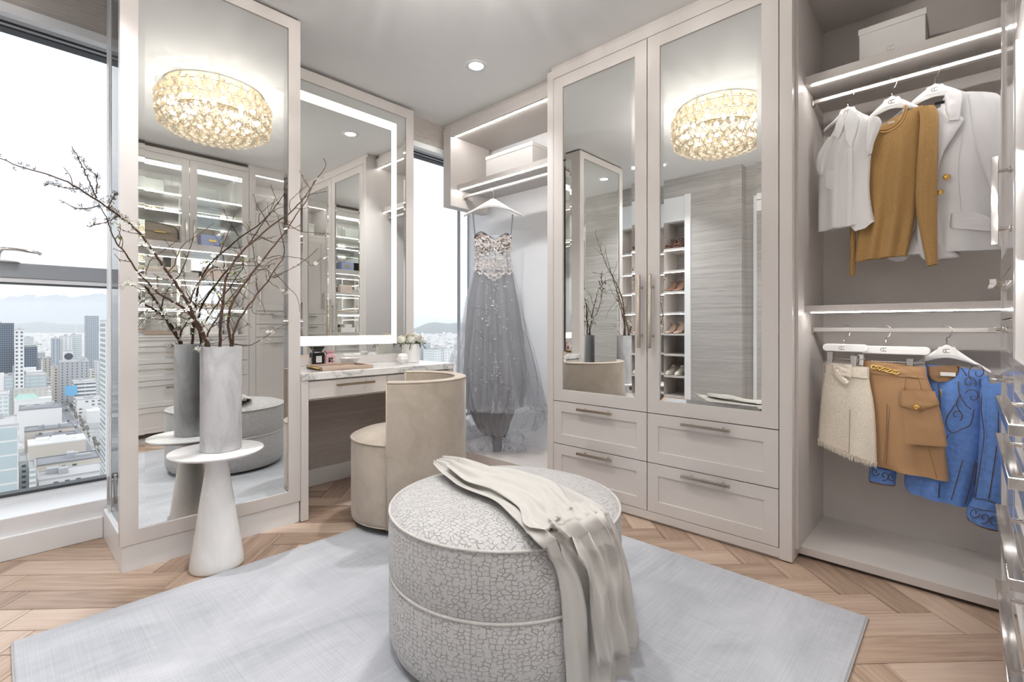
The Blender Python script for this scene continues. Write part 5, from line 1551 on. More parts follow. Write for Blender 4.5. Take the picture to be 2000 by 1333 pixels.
# skirts on clip hangers
def clip_hanger(label, uL, vL, uR, vR, y0, uh, vh, clips, logo_u, logo_v, hgt=.036):
    a, b = at_y(uL, vL, y0), at_y(uR, vR, y0)
    t = thing('skirt_hanger', label, 'hanger', tuple((a + b) / 2))
    zc = (a.z + b.z) / 2
    x0, x1 = a.x, b.x
    mb = MB()
    pts = []
    for k in range(9):
        an = PI / 2 + PI * k / 8; pts.append((x0 + hgt / 2 + hgt / 2 * math.cos(an), zc + hgt / 2 * math.sin(an)))
    for k in range(9):
        an = -PI / 2 + PI * k / 8; pts.append((x1 - hgt / 2 + hgt / 2 * math.cos(an), zc + hgt / 2 * math.sin(an)))
    mb.prism(pts, y0 - .010, y0 + .010, lambda s, n, z_: (s, n, z_))
    obj('hanger_bar', mb, M['hanger'], t, bevel=.003)
    h = at_y(uh, vh, y0)
    hook_on(t, h.x, y0, zc + hgt / 2 - .003, 2.78, ZL, math.radians(-25))
    w = MB().tube([(x0 + .02, y0, zc - hgt / 2), (x0 + .02, y0, zc - hgt / 2 - .035), (x1 - .02, y0, zc - hgt / 2 - .035), (x1 - .02, y0, zc - hgt / 2)], .0018, 6)
    obj('clip_rail', w, M['chrome'], t)
    for (cu, cv) in clips:
        p = at_y(cu, cv, y0)
        c = MB().prism([(p.x - .011, p.z - .030), (p.x + .009, p.z - .030), (p.x + .012, p.z + .030), (p.x - .012, p.z + .030)], y0 - .024, y0 - .014, lambda s, n, z_: (s, n, z_))
        c.prism([(p.x - .011, p.z - .030), (p.x + .009, p.z - .030), (p.x + .011, p.z + .026), (p.x - .011, p.z + .026)], y0 + .006, y0 + .014, lambda s, n, z_: (s, n, z_))
        c.tube([(p.x - .014, y0 - .004, p.z + .006), (p.x + .014, y0 - .004, p.z + .006)], .006, 8)
        c.box(p.x - .006, p.x + .006, y0 - .016, y0 + .008, p.z + .014, p.z + .022)
        obj('clip', c, M['chrome'], t, bevel=.001)
    lp = at_y(logo_u, logo_v, y0)
    logo_cc(lambda a_, b_: (lp.x + a_, y0 - .0108, lp.z + b_), .018, parent=t, mat='nickel', w=.06)
    return t
Y4, Y5, Y6 = 2.712, 2.752, 2.795
clip_hanger('white clip hanger holding the cream tweed skirt, leftmost on the lower rail', 1607, 676, 1696, 684, Y4, 1648, 660, [(1623, 700), (1669, 708)], 1645, 680)
clip_hanger('white clip hanger holding the tan skirt, middle of the lower rail', 1658, 680, 1818, 689, Y5, 1730, 660, [(1683, 705), (1778, 714)], 1727, 683)
top_hanger('white hanger inside the blue leather jacket, right on the lower rail', 1849, 678, 2.800, 1855, 640, 2.78, ZL, half=.135, drop=.085)

k = thing('tweed_skirt', 'cream tweed skirt with tied belt and frayed hem, leftmost on the lower rail', 'skirt', tuple(at_y(1655, 800, Y4)))
quilt([((1612, 707), (1696, 718)), ((1611, 722), (1697, 732)), ((1607, 745), (1700, 752)), ((1602, 790), (1707, 790)), ((1599, 830), (1711, 840)), ((1597, 858), (1713, 905))], Y4, .030, 'tweed', 'skirt_panel', k, folds=1.5, amp=.008, seed=11)
quilt([((1612, 707), (1697, 718)), ((1611, 718), (1698, 729)), ((1611, 729), (1698, 740))], Y4 - .006, .032, 'tweed', 'waistband', k, nr=10, ns=20)
quilt([((1625, 712), (1664, 712)), ((1626, 722), (1666, 726)), ((1634, 731), (1662, 738))], Y4 - .040, .010, 'tweed', 'belt_bow', k, nr=14, ns=12, seed=12)
quilt([((1626, 724), (1638, 722)), ((1632, 738), (1648, 734)), ((1644, 750), (1656, 742)), ((1652, 752), (1658, 746))], Y4 - .044, .007, 'tweed', 'belt_end', k, nr=14, ns=10, seed=13)
fr = MB(); r3 = random.Random(5)
La, Ra = at_y(1597, 858, Y4), at_y(1713, 905, Y4)
for i in range(150):
    q = i / 149
    mid = at_y(1657, 884, Y4)
    p = (La.lerp(mid, q * 2) if q < .5 else mid.lerp(Ra, q * 2 - 1)) + Vector((0, -.030 * math.sin(PI * q) ** .6 + r3.uniform(-.004, .002), .004))
    e = p + Vector((r3.uniform(-.006, .006), r3.uniform(-.004, .004), -.020 - .012 * r3.random()))
    fr.add([p + Vector((-.0012, 0, 0)), p + Vector((.0012, 0, 0)), e + Vector((.0006, 0, 0)), e - Vector((.0006, 0, 0))], [(0, 1, 2, 3)])
o = obj('hem_fringe', fr, M['tweed'], k, flip=False); o['kind'] = 'stuff'
tubes('seam', [[(1660, 800), (1659, 850), (1658, 885)]], Y4 - .0325, .0010, 'tan', k)

k = thing('tan_skirt', 'tan flared skirt with gold chain and buttoned pocket, middle of the lower rail', 'skirt', tuple(at_y(1760, 820, Y5)))
quilt([((1680, 703), (1809, 718)), ((1680, 722), (1811, 736)), ((1682, 770), (1824, 772)), ((1685, 830), (1840, 832)), ((1690, 890), (1849, 895)), ((1705, 908), (1854, 941))], Y5, .034, 'twill', 'skirt_panel', k, folds=1.8, amp=.012, ph=2.2, seed=14)
quilt([((1680, 703), (1809, 718)), ((1680, 715), (1810, 729)), ((1680, 726), (1811, 740))], Y5 - .003, .035, 'twill', 'waistband', k, nr=10, ns=20)
quilt([((1757, 766), (1826, 764)), ((1757, 800), (1836, 800)), ((1757, 835), (1845, 838)), ((1757, 866), (1851, 873))], Y5 - .030, .014, 'twill', 'cargo_pocket', k, nr=20, ns=14, seed=15)
quilt([((1757, 764), (1820, 762)), ((1757, 780), (1830, 776)), ((1758, 794), (1835, 792)), ((1770, 797), (1826, 795)), ((1790, 803), (1798, 803))], Y5 - .046, .006, 'twill', 'pocket_flap', k, nr=16, ns=12)
button(1790, 795, Y5 - .055, .0125, 'gold', k)
ck = MB()
for i in range(7):
    c = at_y(1708 + 7 * i, 717.5 + 1.7 * i, Y5 - .040)
    a0 = 0 if i % 2 == 0 else PI / 2
    ck.tube([c + Vector((.0125 * math.cos(t_), .004 * math.sin(t_ + a0), .0085 * math.sin(t_))) for t_ in [2 * PI * q / 14 for q in range(15)]], .0024, 6)
obj('chain', ck, M['gold'], k, smooth=True)
tubes('seam', [[(1732, 790), (1731, 850), (1726, 905)], [(1738, 795), (1733, 860), (1731, 908)], [(1770, 737), (1768, 750), (1766, 762)], [(1814, 878), (1822, 905), (1830, 935)], [(1792, 735), (1797, 750), (1800, 762)]], Y5 - .037, .0012, 'tan', k)

j = thing('leather_jacket', 'blue leather zip jacket with scrolled cut-out edges, right on the lower rail', 'jacket', tuple(at_y(1880, 850, Y6)))
quilt([((1808, 712), (1920, 724)), ((1806, 735), (1930, 745)), ((1790, 780), (1934, 785)), ((1778, 840), (1930, 845)), ((1770, 900), (1922, 900)), ((1766, 945), (1908, 950)), ((1775, 962), (1896, 992))], Y6, .036, 'leather', 'body_panel', j, folds=2.5, amp=.012, ph=.4, seed=16)
quilt([((1916, 736), (1948, 738)), ((1914, 760), (1962, 756)), ((1914, 820), (1972, 820)), ((1910, 890), (1975, 900)), ((1904, 950), (1970, 965)), ((1903, 975), (1965, 985))], Y6 - .034, .034, 'leather', 'sleeve', j, nr=36, ns=16, seed=17)
quilt([((1900, 972), (1965, 985)), ((1890, 990), (1965, 1005)), ((1887, 1006), (1962, 1022)), ((1894, 1018), (1955, 1036))], Y6 - .040, .030, 'leather', 'cuff', j, nr=16, ns=16, seed=18)
quilt([((1700, 905), (1752, 908)), ((1697, 925), (1751, 930)), ((1696, 938), (1749, 948))], Y6 + .0, .024, 'leather', 'cuff', j, nr=14, ns=14, seed=19)
quilt([((1887, 1006), (1960, 1022)), ((1890, 1016), (1958, 1033)), ((1899, 1022), (1952, 1039))], Y6 - .034, .026, 'tan', 'cuff_lining', j, nr=8, ns=12)
quilt([((1812, 716), (1874, 714)), ((1814, 735), (1872, 728)), ((1822, 744), (1862, 741)), ((1832, 747), (1848, 746))], Y6 - .037, .003, 'tan', 'neck_lining', j, nr=12, ns=12)
obj('neck_label', MB().box(*(lambda p: (p.x - .024, p.x + .024, Y6 - .044, Y6 - .042, p.z - .008, p.z + .008))(at_y(1852, 730, Y6))), M['paper'], j)
tubes('zip', [[(1832, 748), (1836, 800), (1836, 880), (1834, 973)]], Y6 - .039, .0022, 'ink', j)
obj('zip_pull', MB().tube([at_y(1838, 760, Y6 - .044), at_y(1838, 776, Y6 - .046)], .0035, 6), M['brass'], j)
def scroll(u, v, r, a0, turns, ccw=1, k0=.18):
    n = 14
    return [(u + r * (1 - (1 - k0) * i / n) * math.cos(a0 + ccw * turns * 2 * PI * i / n), v + r * (1 - (1 - k0) * i / n) * math.sin(a0 + ccw * turns * 2 * PI * i / n)) for i in range(n + 1)]
cuts = [scroll(1910, 728, 20, 2.2, 1.2), scroll(1893, 748, 14, .5, 1.1, -1), [(1872, 745), (1874, 770), (1885, 790), (1897, 800)], scroll(1900, 775, 16, 3.5, 1.0), [(1866, 790), (1850, 815), (1848, 832), (1860, 846), (1880, 838), (1895, 830), (1903, 800)],
        scroll(1868, 812, 13, 1.0, .9, -1), [(1918, 770), (1916, 800), (1922, 850), (1915, 905), (1905, 972)], [(1925, 745), (1913, 742), (1918, 765)], [(1950, 770), (1949, 850), (1940, 920), (1931, 975)], [(1903, 975), (1930, 978), (1960, 992)],
        [(1906, 900), (1895, 950), (1885, 985)], [(1908, 905), (1903, 950)], [(1880, 900), (1866, 950), (1858, 978)], [(1812, 940), (1818, 958), (1820, 970)], [(1868, 715), (1880, 722), (1888, 735)], [(1852, 850), (1842, 870)], [(1876, 770), (1868, 790), (1876, 806)]]
tubes('cut_edge', cuts[:6] + cuts[7:8] + cuts[10:13] + cuts[14:], Y6 - .040, .0016, 'leather_edge', j, kind='stuff')
tubes('sleeve_cut_edge', [cuts[6], cuts[8], cuts[9]], Y6 - .070, .0016, 'leather_edge', j, kind='stuff')
cc = [scroll(1903, 1002, 11, .3, 1.1), scroll(1922, 1012, 12, 2.0, 1.1, -1), scroll(1943, 1016, 12, .9, 1.1), [(1893, 990), (1915, 996), (1940, 1000), (1962, 1006)]]
tubes('cuff_cut_edge', cc, Y6 - .072, .0015, 'leather_edge', j, kind='stuff')
cc = [scroll(1709, 922, 9, .3, 1.1), scroll(1727, 930, 10, 2.0, 1.1, -1), scroll(1741, 932, 8, .9, 1.1), [(1700, 914), (1720, 916), (1750, 920)]]
tubes('cuff_cut_edge', cc, Y6 - .026, .0015, 'leather_edge', j, kind='stuff')
quilt([((1697, 934), (1750, 944)), ((1698, 942), (1748, 950))], Y6 + .004, .022, 'tan', 'cuff_lining', j, nr=6, ns=12)
# ------------------------------------------------------------------ the long gown
hk = at_y(963, 374, 2.70)
GD = hk.dot(AXV)                                    # the gown faces the room's middle, at this distance along the view
FW, RT_ = -AXV, RTV
def gp(u, v, n=0.0):
    return at_d(u, v, GD) + FW * n
G = thing('evening_gown', 'grey tulle evening gown with beaded bodice hanging beside the narrow window', 'dress', tuple(gp(965, 640)))
# hanger
gh = thing('clothes_hanger', 'white shoulder hanger carrying the grey gown beside the window', 'hanger', tuple(gp(963, 392)))
cen = gp(963, 391)
mb = MB(); N_ = 32
Lh, Rh = gp(907, 431), gp(1021, 436)
half = (Rh - Lh).length / 2
for q_i in range(N_ + 1):
    q = -1 + 2 * q_i / N_; a = abs(q)
    zc = -.020 - .105 * a ** 1.25; hh = .010 + .026 * max(0, 1 - a * 1.7) ** 1.2; yy = .006 + .010 * a * a
    c = cen + RT_ * (half * q)
    for s_ in range(10):
        an = 2 * PI * s_ / 10
        mb.v.append(tuple(c + FW * (yy * math.cos(an)) + Vector((0, 0, zc + hh * math.sin(an)))))
for q_i in range(N_):
    for s_ in range(10):
        mb.f.append((q_i * 10 + s_, q_i * 10 + (s_ + 1) % 10, (q_i + 1) * 10 + (s_ + 1) % 10, (q_i + 1) * 10 + s_))
mb.f.append(tuple(range(10))); mb.f.append(tuple(N_ * 10 + s_ for s_ in range(10)))
mb.prism([(-.05, -.045), (.05, -.045), (.03, 0), (-.03, 0)], -.007, .007, lambda s, n, z_: tuple(cen + RT_ * s + FW * n + Vector((0, 0, z_))))
obj('hanger_body', mb, M['hanger'], gh, smooth=True, angle=45)
zr = 2.158
pts = [cen, cen + Vector((0, 0, .02)), Vector((hk.x, 2.70, zr)) + Vector((.010, 0, -.032))]
for q_i in range(13):
    th = math.radians(-15 + 200 * q_i / 12)
    pts.append(Vector((hk.x, 2.70, zr)) + Vector((0, -1, 0)) * (.0195 * math.cos(th)) + Vector((0, 0, .0195 * math.sin(th))))
obj('hook', MB().tube(pts, .0024, 7), M['chrome'], gh, smooth=True)
logo_cc(lambda a, b: tuple(cen + RT_ * a + FW * .008 + Vector((0, 0, -.022 + b))), .02, parent=gh, mat='inside', w=.06)

def shell(rows, depth, mat, name, nr=40, na=64, folds=0, amp=0.0, grow=1.2, ph=0.0, a0=0.0, a1=2 * PI, seed=0, wob=.0, par=None, off=0.0, crease=0.0):
    """round surface through rows of (left pixel, right pixel): width from the picture, depth a share of it"""
    L = crv([gp(*a) for a, b in rows], nr); R = crv([gp(*b) for a, b in rows], nr)
    closed = abs(a1 - a0 - 2 * PI) < 1e-6
    n = na if closed else na + 1
    def fn(i, j):
        a = a0 + (a1 - a0) * i / na; r = j / (nr - 1)
        c = (L[j] + R[j]) / 2; hw = (R[j] - L[j]).length / 2
        k = 1 + amp * (r ** grow) * (math.sin(folds * a + ph + 1.5 * math.sin(a * 2)) + .5 * math.sin(folds * 1.7 * a + 2.1 + ph)) + wob * noise.noise(Vector((math.cos(a) * 2, math.sin(a) * 2, r * 5 + seed)))
        if crease: k += crease * (r ** .5) * (1.3 * abs(math.sin(folds * a / 2 + ph + .6 * math.sin(3 * a + seed))) - .8)
        dz = wob * .25 * noise.noise(Vector((a * 1.5, r * 3, seed + 9))) * r
        return c + RT_ * (hw * math.cos(a) * k) + FW * (depth(r) * math.sin(a) * k * (1 if math.sin(a) > 0 else .5) + off) + Vector((0, 0, (R[j] - L[j]).z / 2 * math.cos(a) + dz))
    return obj(name, MB().grid(fn, n, nr, wrap_u=closed), M[mat], par or G, smooth=True, flip=False)
bod = [((929, 462), (996, 463)), ((926, 478), (999, 478)), ((928, 500), (997, 501)), ((926, 517), (1001, 520)), ((925, 527), (1003, 531))]
shell(bod, lambda r: .075 + .0 * r, 'mesh', 'bodice', nr=24, na=48, wob=.02)
# the two cups with their sweetheart edge
for (rows, nm) in (([((931, 462), (948, 458)), ((929, 470), (960, 466)), ((930, 482), (966, 478)), ((936, 494), (964, 492)), ((946, 500), (958, 498))], 'cup'),
                   ([((982, 464), (994, 460)), ((972, 470), (997, 466)), ((968, 480), (998, 480)), ((970, 492), (992, 492)), ((976, 499), (986, 498))], 'cup')):
    L = crv([gp(*a) for a, b in rows], 14); R = crv([gp(*b) for a, b in rows], 14)
    obj(nm, MB().grid(lambda i, jj: L[jj].lerp(R[jj], i / 13) + FW * (.066 + .026 * math.sin(PI * i / 13) * math.sin(PI * min(1, .15 + jj / 14))), 14, 14), M['bronze_cup'], G, smooth=True, flip=False)
edge = [(928, 468), (931, 462), (941, 457), (950, 461), (960, 467), (968, 472), (976, 467), (984, 462), (991, 460), (997, 465), (999, 472)]
obj('neckline_edge', MB().tube(crv([gp(u, v, .082 if 930 < u < 996 else .05) for u, v in edge], 40), .005, 6), M['thread'], G, smooth=True)
bones = [[(934, 480), (935, 505), (934, 527)], [(951, 497), (952, 512), (950, 530)], [(968, 474), (968, 505), (966, 534)], [(982, 498), (981, 512), (978, 531)], [(990, 495), (991, 512), (992, 528)]]
bn = MB()
for px in bones: bn.tube(crv([gp(u, v, .078 - .0004 * abs(u - 965)) for u, v in px], 8), .0022, 5)
obj('boning', bn, M['thread'], G)
for px in ([(924, 418), (926, 436), (929, 466)], [(1001, 420), (1000, 440), (997, 466)]):
    mb = MB()
    for dx_ in (-.7, .7):
        mb.tube(crv([gp(u + dx_ * (1 - k_ * .3), v, .012 + .02 * k_) for k_, (u, v) in enumerate(px)], 8), .0032, 5)
    obj('strap', mb, M['thread'], G)
# beaded appliques: little leaves and petals sewn on the bodice
rg_ = random.Random(21)
def leaf_at(mb, p, a, s, nrm):
    x = RT_ * math.cos(a) + Vector((0, 0, 1)) * math.sin(a); y = RT_ * -math.sin(a) + Vector((0, 0, 1)) * math.cos(a)
    mb.add([p, p + x * s * .5 + y * s * .28 + nrm * .002, p + x * s + nrm * .004, p + x * s * .5 - y * s * .28 + nrm * .002], [(0, 1, 2, 3)])
ap = MB(); sq = MB()
def bod_front(u, v):
    q = (u - 964) / 38
    cup = math.exp(-((v - 478) / 14) ** 2) * (1 - math.exp(-((u - 968) / 5) ** 2)) * .030
    return gp(u, v, .070 * math.sqrt(max(.05, 1 - q * q)) + .016 + cup)
for _ in range(620):
    v = rg_.choice([rg_.gauss(476, 9), rg_.gauss(486, 8), rg_.gauss(497, 10), rg_.gauss(524, 5), rg_.gauss(520, 8)])
    u = rg_.uniform(928, 998)
    if v < 458 + 14 * math.exp(-((u - 968) / 12) ** 2) or v > 540: continue
    mbx = ap if rg_.random() < .45 else sq
    c = bod_front(u, v)
    if rg_.random() < .4:
        for k_ in range(5): leaf_at(mbx, c, 2 * PI * k_ / 5 + rg_.random(), .013, FW)
    else: leaf_at(mbx, c, rg_.uniform(0, 6.28), rg_.uniform(.012, .021), FW)
for cu, cv, n_, ln in ((966, 536, 6, 8), (940, 533, 4, 6), (994, 533, 4, 6), (953, 535, 5, 7), (980, 534, 5, 7), (966, 545, 4, 7), (958, 541, 4, 6), (974, 541, 4, 6)):
    for k_ in range(n_):
        a = math.radians(200 + 140 * k_ / max(1, n_ - 1))
        leaf_at(ap, bod_front(cu + 1.5 * math.cos(a), cv - 1.5 * math.sin(a)) + FW * .01, a, ln / 945 * GD * .95, FW)
o = obj('applique', ap, M['applique'], G, flip=False); o['kind'] = 'stuff'
o = obj('beading', sq, M['sequin'], G, flip=False); o['kind'] = 'stuff'
# skirt: silk lining, two layers of tulle
inner = [((928, 528), (1000, 529)), ((922, 560), (1003, 560)), ((917, 610), (1010, 610)), ((915, 680), (1016, 680)), ((914, 740), (1018, 740)), ((912, 795), (1010, 795))]
shell(inner, lambda r: .07 + .10 * r, 'silk', 'silk_lining', nr=40, na=120, folds=15, amp=.04, grow=.6, seed=1, crease=.46)
t1 = [((926, 527), (1002, 529)), ((915, 578), (1013, 578)), ((908, 630), (1022, 630)), ((900, 690), (1033, 690)), ((896, 740), (1044, 740)), ((893, 780), (1052, 778)), ((900, 797), (1056, 796))]
shell(t1, lambda r: .085 + .15 * r, 'tulle', 'tulle_layer', nr=44, na=140, folds=13, amp=.03, grow=.8, seed=2, crease=.30)
t2 = [((925, 527), (1003, 529)), ((912, 580), (1015, 580)), ((902, 640), (1026, 640)), ((888, 700), (1038, 690)), ((886, 715), (1046, 730)), ((893, 760), (1056, 770)), ((900, 790), (1062, 800))]
shell(t2, lambda r: .09 + .19 * r, 'tulle', 'tulle_layer', nr=44, na=140, folds=10, amp=.04, grow=.9, ph=1.1, seed=3, wob=.05, crease=.20)
# hem tier, train and the crumpled tulle on the floor block
t3 = [((905, 786), (1058, 790)), ((903, 806), (1064, 803)), ((906, 825), (1056, 825)), ((914, 842), (1040, 842))]
shell(t3, lambda r: .17 - .05 * r, 'tulle', 'hem_flounce', nr=22, na=140, folds=17, amp=.09, grow=.5, seed=4, wob=.12)
shell([((921, 788), (1007, 792)), ((926, 812), (1000, 812)), ((935, 830), (992, 832)), ((945, 845), (985, 850))], lambda r: .12 - .05 * r, 'silk', 'silk_train', nr=24, na=120, folds=14, amp=.05, grow=.4, seed=5, wob=.1, crease=.3)
shell([((952, 838), (985, 840)), ((958, 855), (982, 856)), ((955, 872), (988, 872)), ((960, 884), (984, 884))], lambda r: .05, 'tulle', 'train_knot', nr=16, na=60, folds=8, amp=.12, grow=.4, seed=6, wob=.2)
shell([((956, 838), (984, 840)), ((962, 855), (980, 856)), ((962, 868), (980, 870)), ((964, 882), (978, 882))], lambda r: .035, 'silk', 'train_end', nr=16, na=60, folds=8, amp=.12, grow=.4, seed=7, wob=.2)
for (rows, sd) in (([((912, 838), (962, 832)), ((905, 856), (962, 850)), ((910, 872), (955, 868)), ((918, 878), (940, 876))], 8), ([((984, 842), (1018, 845)), ((984, 856), (1028, 858)), ((988, 868), (1028, 872)), ((992, 876), (1020, 874))], 9)):
    shell(rows, lambda r: .09, 'tulle', 'floor_tulle', nr=20, na=90, folds=9, amp=.10, grow=.3, seed=sd, wob=.3)
    shell([((a[0] + 4, a[1]), (b_[0] - 4, b_[1])) for a, b_ in rows], lambda r: .06, 'tulle', 'floor_tulle', nr=20, na=90, folds=7, amp=.14, grow=.3, seed=sd + 10, wob=.3)
# stitched twigs, stars and little leaves on the skirt
def sk(u, v, lift=.0):
    r = (v - 528) / 270; c = 964; hw = 38 + 34 * r
    q = max(-.98, min(.98, (u - c) / hw))
    return gp(u, v, (.10 + .17 * r) * math.sqrt(1 - q * q) + .012 + lift)
tw_ = MB()
for px in ([(905, 680), (925, 690), (945, 705), (955, 720)], [(912, 750), (940, 745), (962, 737), (985, 745), (1000, 750)], [(915, 636), (935, 648), (952, 662), (975, 665)], [(922, 602), (945, 604), (962, 610)], [(1014, 640), (1030, 660), (1045, 720), (1048, 745)], [(1050, 738), (1030, 736), (1010, 760), (1000, 790)],
           [(962, 737), (968, 760), (972, 790)], [(948, 558), (962, 562), (975, 575)], [(1018, 800), (1040, 798), (1064, 803)], [(908, 795), (930, 800), (960, 797)], [(1006, 770), (1022, 765), (1032, 740)], [(930, 705), (940, 730), (948, 742), (946, 780)], [(1046, 725), (1050, 760), (1046, 785)], [(1020, 610), (1026, 640), (1022, 660)]):
    tw_.tube(crv([sk(u, v) for u, v in px], 14), .0016, 5)
o = obj('twig_embroidery', tw_, M['thread'], G); o['kind'] = 'stuff'
em = MB()
for _ in range(95):
    v = rg_.uniform(548, 790); r = (v - 528) / 270
    u = 966 + rg_.gauss(0, 17 + 22 * r)
    if abs(u - 964) > .86 * (38 + 34 * r): continue
    c = sk(u, v, .004)
    t_ = rg_.random()
    if t_ < .35:
        for k_ in range(6): leaf_at(em, c, 2 * PI * k_ / 6, .007, FW)
    elif t_ < .6:
        for k_ in range(5): leaf_at(em, c + Vector((0, 0, -.016 * k_)) + RT_ * (.003 * (-1) ** k_), (.5 if k_ % 2 else 2.6), .013, FW)
    else: leaf_at(em, c, rg_.uniform(0, 6), rg_.uniform(.008, .016), FW)
o = obj('skirt_sequins', em, M['sequin'], G, flip=False); o['kind'] = 'stuff'
# ------------------------------------------------------------------ the city below the windows
GZ = -104.0
E1 = (AXV + RTV * ((39 - CXP) / FPX)).normalized()      # the avenue runs this way
E2 = Vector((-E1.y * -1, E1.x * -1, 0)) if False else Vector((E1.y, -E1.x, 0))   # to the right of the avenue
def cty(a, b, z): return E1 * a + E2 * b + Vector((0, 0, z))
def ab(p): return p.dot(E1), p.dot(E2)
def cmat(name, c, r=0.8, spec=.3): return pm(name, c, r, spec=spec)
CM = {'white': cmat('white_render', (.78, .77, .75)), 'cream': cmat('cream_render', (.70, .65, .56)), 'beige': cmat('beige_render', (.60, .55, .48)), 'grey': cmat('grey_concrete', (.48, .48, .49)),
      'dark': cmat('dark_curtain_wall', (.075, .08, .105), .35), 'brick': cmat('red_brick', (.40, .17, .135)), 'glass': pm('green_blue_glazing', (.50, .58, .585), .15), 'blue': pm('blue_glazing', (.20, .28, .36), .15),
      'win': pm('dark_windows', (.13, .15, .17), .15), 'pale': pm('pale_windows', (.42, .48, .50), .15), 'roof': cmat('gravel_roof', (.55, .54, .53)), 'darkroof': cmat('dark_roof', (.30, .30, .31)), 'road': cmat('asphalt', (.30, .30, .315)),
      'line': cmat('road_paint', (.75, .75, .74)), 'tree': cmat('street_tree', (.24, .22, .19)), 'copper': cmat('copper_roof', (.42, .60, .52)), 'ground': cmat('city_ground', (.40, .40, .40)), 'screen': pm('screen', (.1, .3, .5), .4, emit=(.2, .45, .62), es=.25)}
rc = random.Random(17)
def solve_b(u, a):
    """position across the avenue of the sight line u at distance a along it"""
    d = ray(u, HYP); k = a / d.dot(E1); return d.dot(E2) * k
def building(label, uL, vL, uR, zr, depth, body, style, roof='roof', fh=3.4, cw=3.2, wf=.55, hf=.5, win='win', sides=('f', 'l', 'r'), extras=1, name='building', group=None, z0=GZ, bands=False, spire=0, ground_gap=3.5):
    p = at_z(uL, vL, zr); a0, b0 = ab(p); b1 = solve_b(uR, a0)
    if b1 < b0: b0, b1 = b1, b0
    a1 = a0 + depth
    t = thing(name, label, 'building', tuple(cty((a0 + a1) / 2, (b0 + b1) / 2, z0)), group=group)
    C_ = lambda a, b, z: tuple(cty(a, b, z))
    obj('walls', MB().box(a0, a1, b0, b1, z0, zr, C_), CM[body], t)
    obj('roof', MB().ring((a0 - .2, a1 + .2, b0 - .2, b1 + .2), (a0 + .5, a1 - .5, b0 + .5, b1 - .5), zr - .2, zr + .9, lambda s, n, z: C_(s, z, n)).box(a0 + .4, a1 - .4, b0 + .4, b1 - .4, zr, zr + .25, C_), CM[roof], t)
    if extras:
        e = MB()
        for _ in range(extras):
            wa, wb = min(depth * .3, rc.uniform(3, 8)), min((b1 - b0) * .3, rc.uniform(3, 9))
            ca, cb = rc.uniform(a0 + wa, a1 - wa), rc.uniform(b0 + wb, b1 - wb)
            e.box(ca - wa / 2, ca + wa / 2, cb - wb / 2, cb + wb / 2, zr + .2, zr + rc.uniform(1.5, 4), C_)
        o = obj('roof_plant', e, CM['grey' if roof != 'white' else 'white'], t); o['kind'] = 'stuff'
    if style:
        w = MB()
        nfl = int((zr - z0 - ground_gap) / fh)
        for side in sides:
            if side == 'f': L = b1 - b0; F = lambda s, z, o_: C_(a0 - o_, b0 + s, z)
            elif side == 'r': L = depth; F = lambda s, z, o_: C_(a0 + s, b1 + o_, z)
            else: L = depth; F = lambda s, z, o_: C_(a0 + s, b0 - o_, z)
            nc = max(1, int(L / cw))
            for k in range(nfl):
                zb = zr - 1.0 - fh * (k + 1) + fh * (1 - hf) / 2 + .4
                if bands:
                    w.add([F(.4, zb, .12), F(L - .4, zb, .12), F(L - .4, zb + fh * hf, .12), F(.4, zb + fh * hf, .12)], [(0, 1, 2, 3)])
                    continue
                for c in range(nc):
                    if style == 'sparse' and (c * 7 + k * 3) % 5 in (0, 3): continue
                    s0 = (c + .5) * L / nc - cw * wf / 2; s1 = s0 + cw * wf
                    w.add([F(s0, zb, .12), F(s1, zb, .12), F(s1, zb + fh * hf, .12), F(s0, zb + fh * hf, .12)], [(0, 1, 2, 3)])
        if w.f:
            o = obj('windows', w, CM[win], t, flip=False); o['kind'] = 'stuff'
        if bands:
            m2 = MB()
            L = b1 - b0; nc = max(2, int(L / cw))
            for c in range(nc + 1):
                s = c * L / nc
                m2.box(a0 - .3, a0, b0 + s - .15, b0 + s + .15, z0 + ground_gap, zr, C_)
            o = obj('mullions', m2, CM[body], t); o['kind'] = 'stuff'
    if spire:
        obj('mast', MB().tube([C_((a0 + a1) / 2, (b0 + b1) / 2, zr), C_((a0 + a1) / 2, (b0 + b1) / 2, zr + spire)], [.9, .15], 6), CM['white'], t)
    return t, (a0, a1, b0, b1)
# near left, along the lower edge of the window
building('glass-fronted corner building at the lower left of the window', -40, 838, 35, -55, 40, 'white', 'bands', fh=8.0, cw=7, hf=.86, win='glass', bands=True, ground_gap=2)
building('slim green glass tower behind the corner building, picture edge', -30, 775, 17, -52, 30, 'white', 'grid', fh=3.2, cw=3.0, wf=.75, hf=.62, win='glass', extras=1)
building('small white apartment block right of the glass corner building', 37, 905, 56, -80, 22, 'white', 'grid', fh=3.2, cw=3.4, wf=.5, hf=.45, extras=0)
building('narrow bluish block with stacked bays by the white apartment block', 57, 916, 70, -81, 20, 'white', 'grid', fh=3.2, cw=3.4, wf=.7, hf=.5, win='pale', extras=0)
building('lowest white building at the foot of the window, with paired windows', 75, 941, 205, -91, 24, 'white', 'sparse', fh=4.2, cw=4.4, wf=.5, hf=.42, roof='roof', extras=2)
building('cream building with a grey flat roof behind the lowest white one', 70, 912, 196, -90, 24, 'cream', 'sparse', fh=4.2, cw=5.0, wf=.45, hf=.38, roof='darkroof', extras=3)
building('long beige blank-walled building in the middle of the block', 55, 873, 168, -88, 26, 'beige', None, roof='white', extras=4)
building('low red brick building between two pale ones', 68, 857, 150, -89, 12, 'brick', 'sparse', fh=4.5, cw=6, wf=.25, hf=.35, roof='darkroof', extras=1)
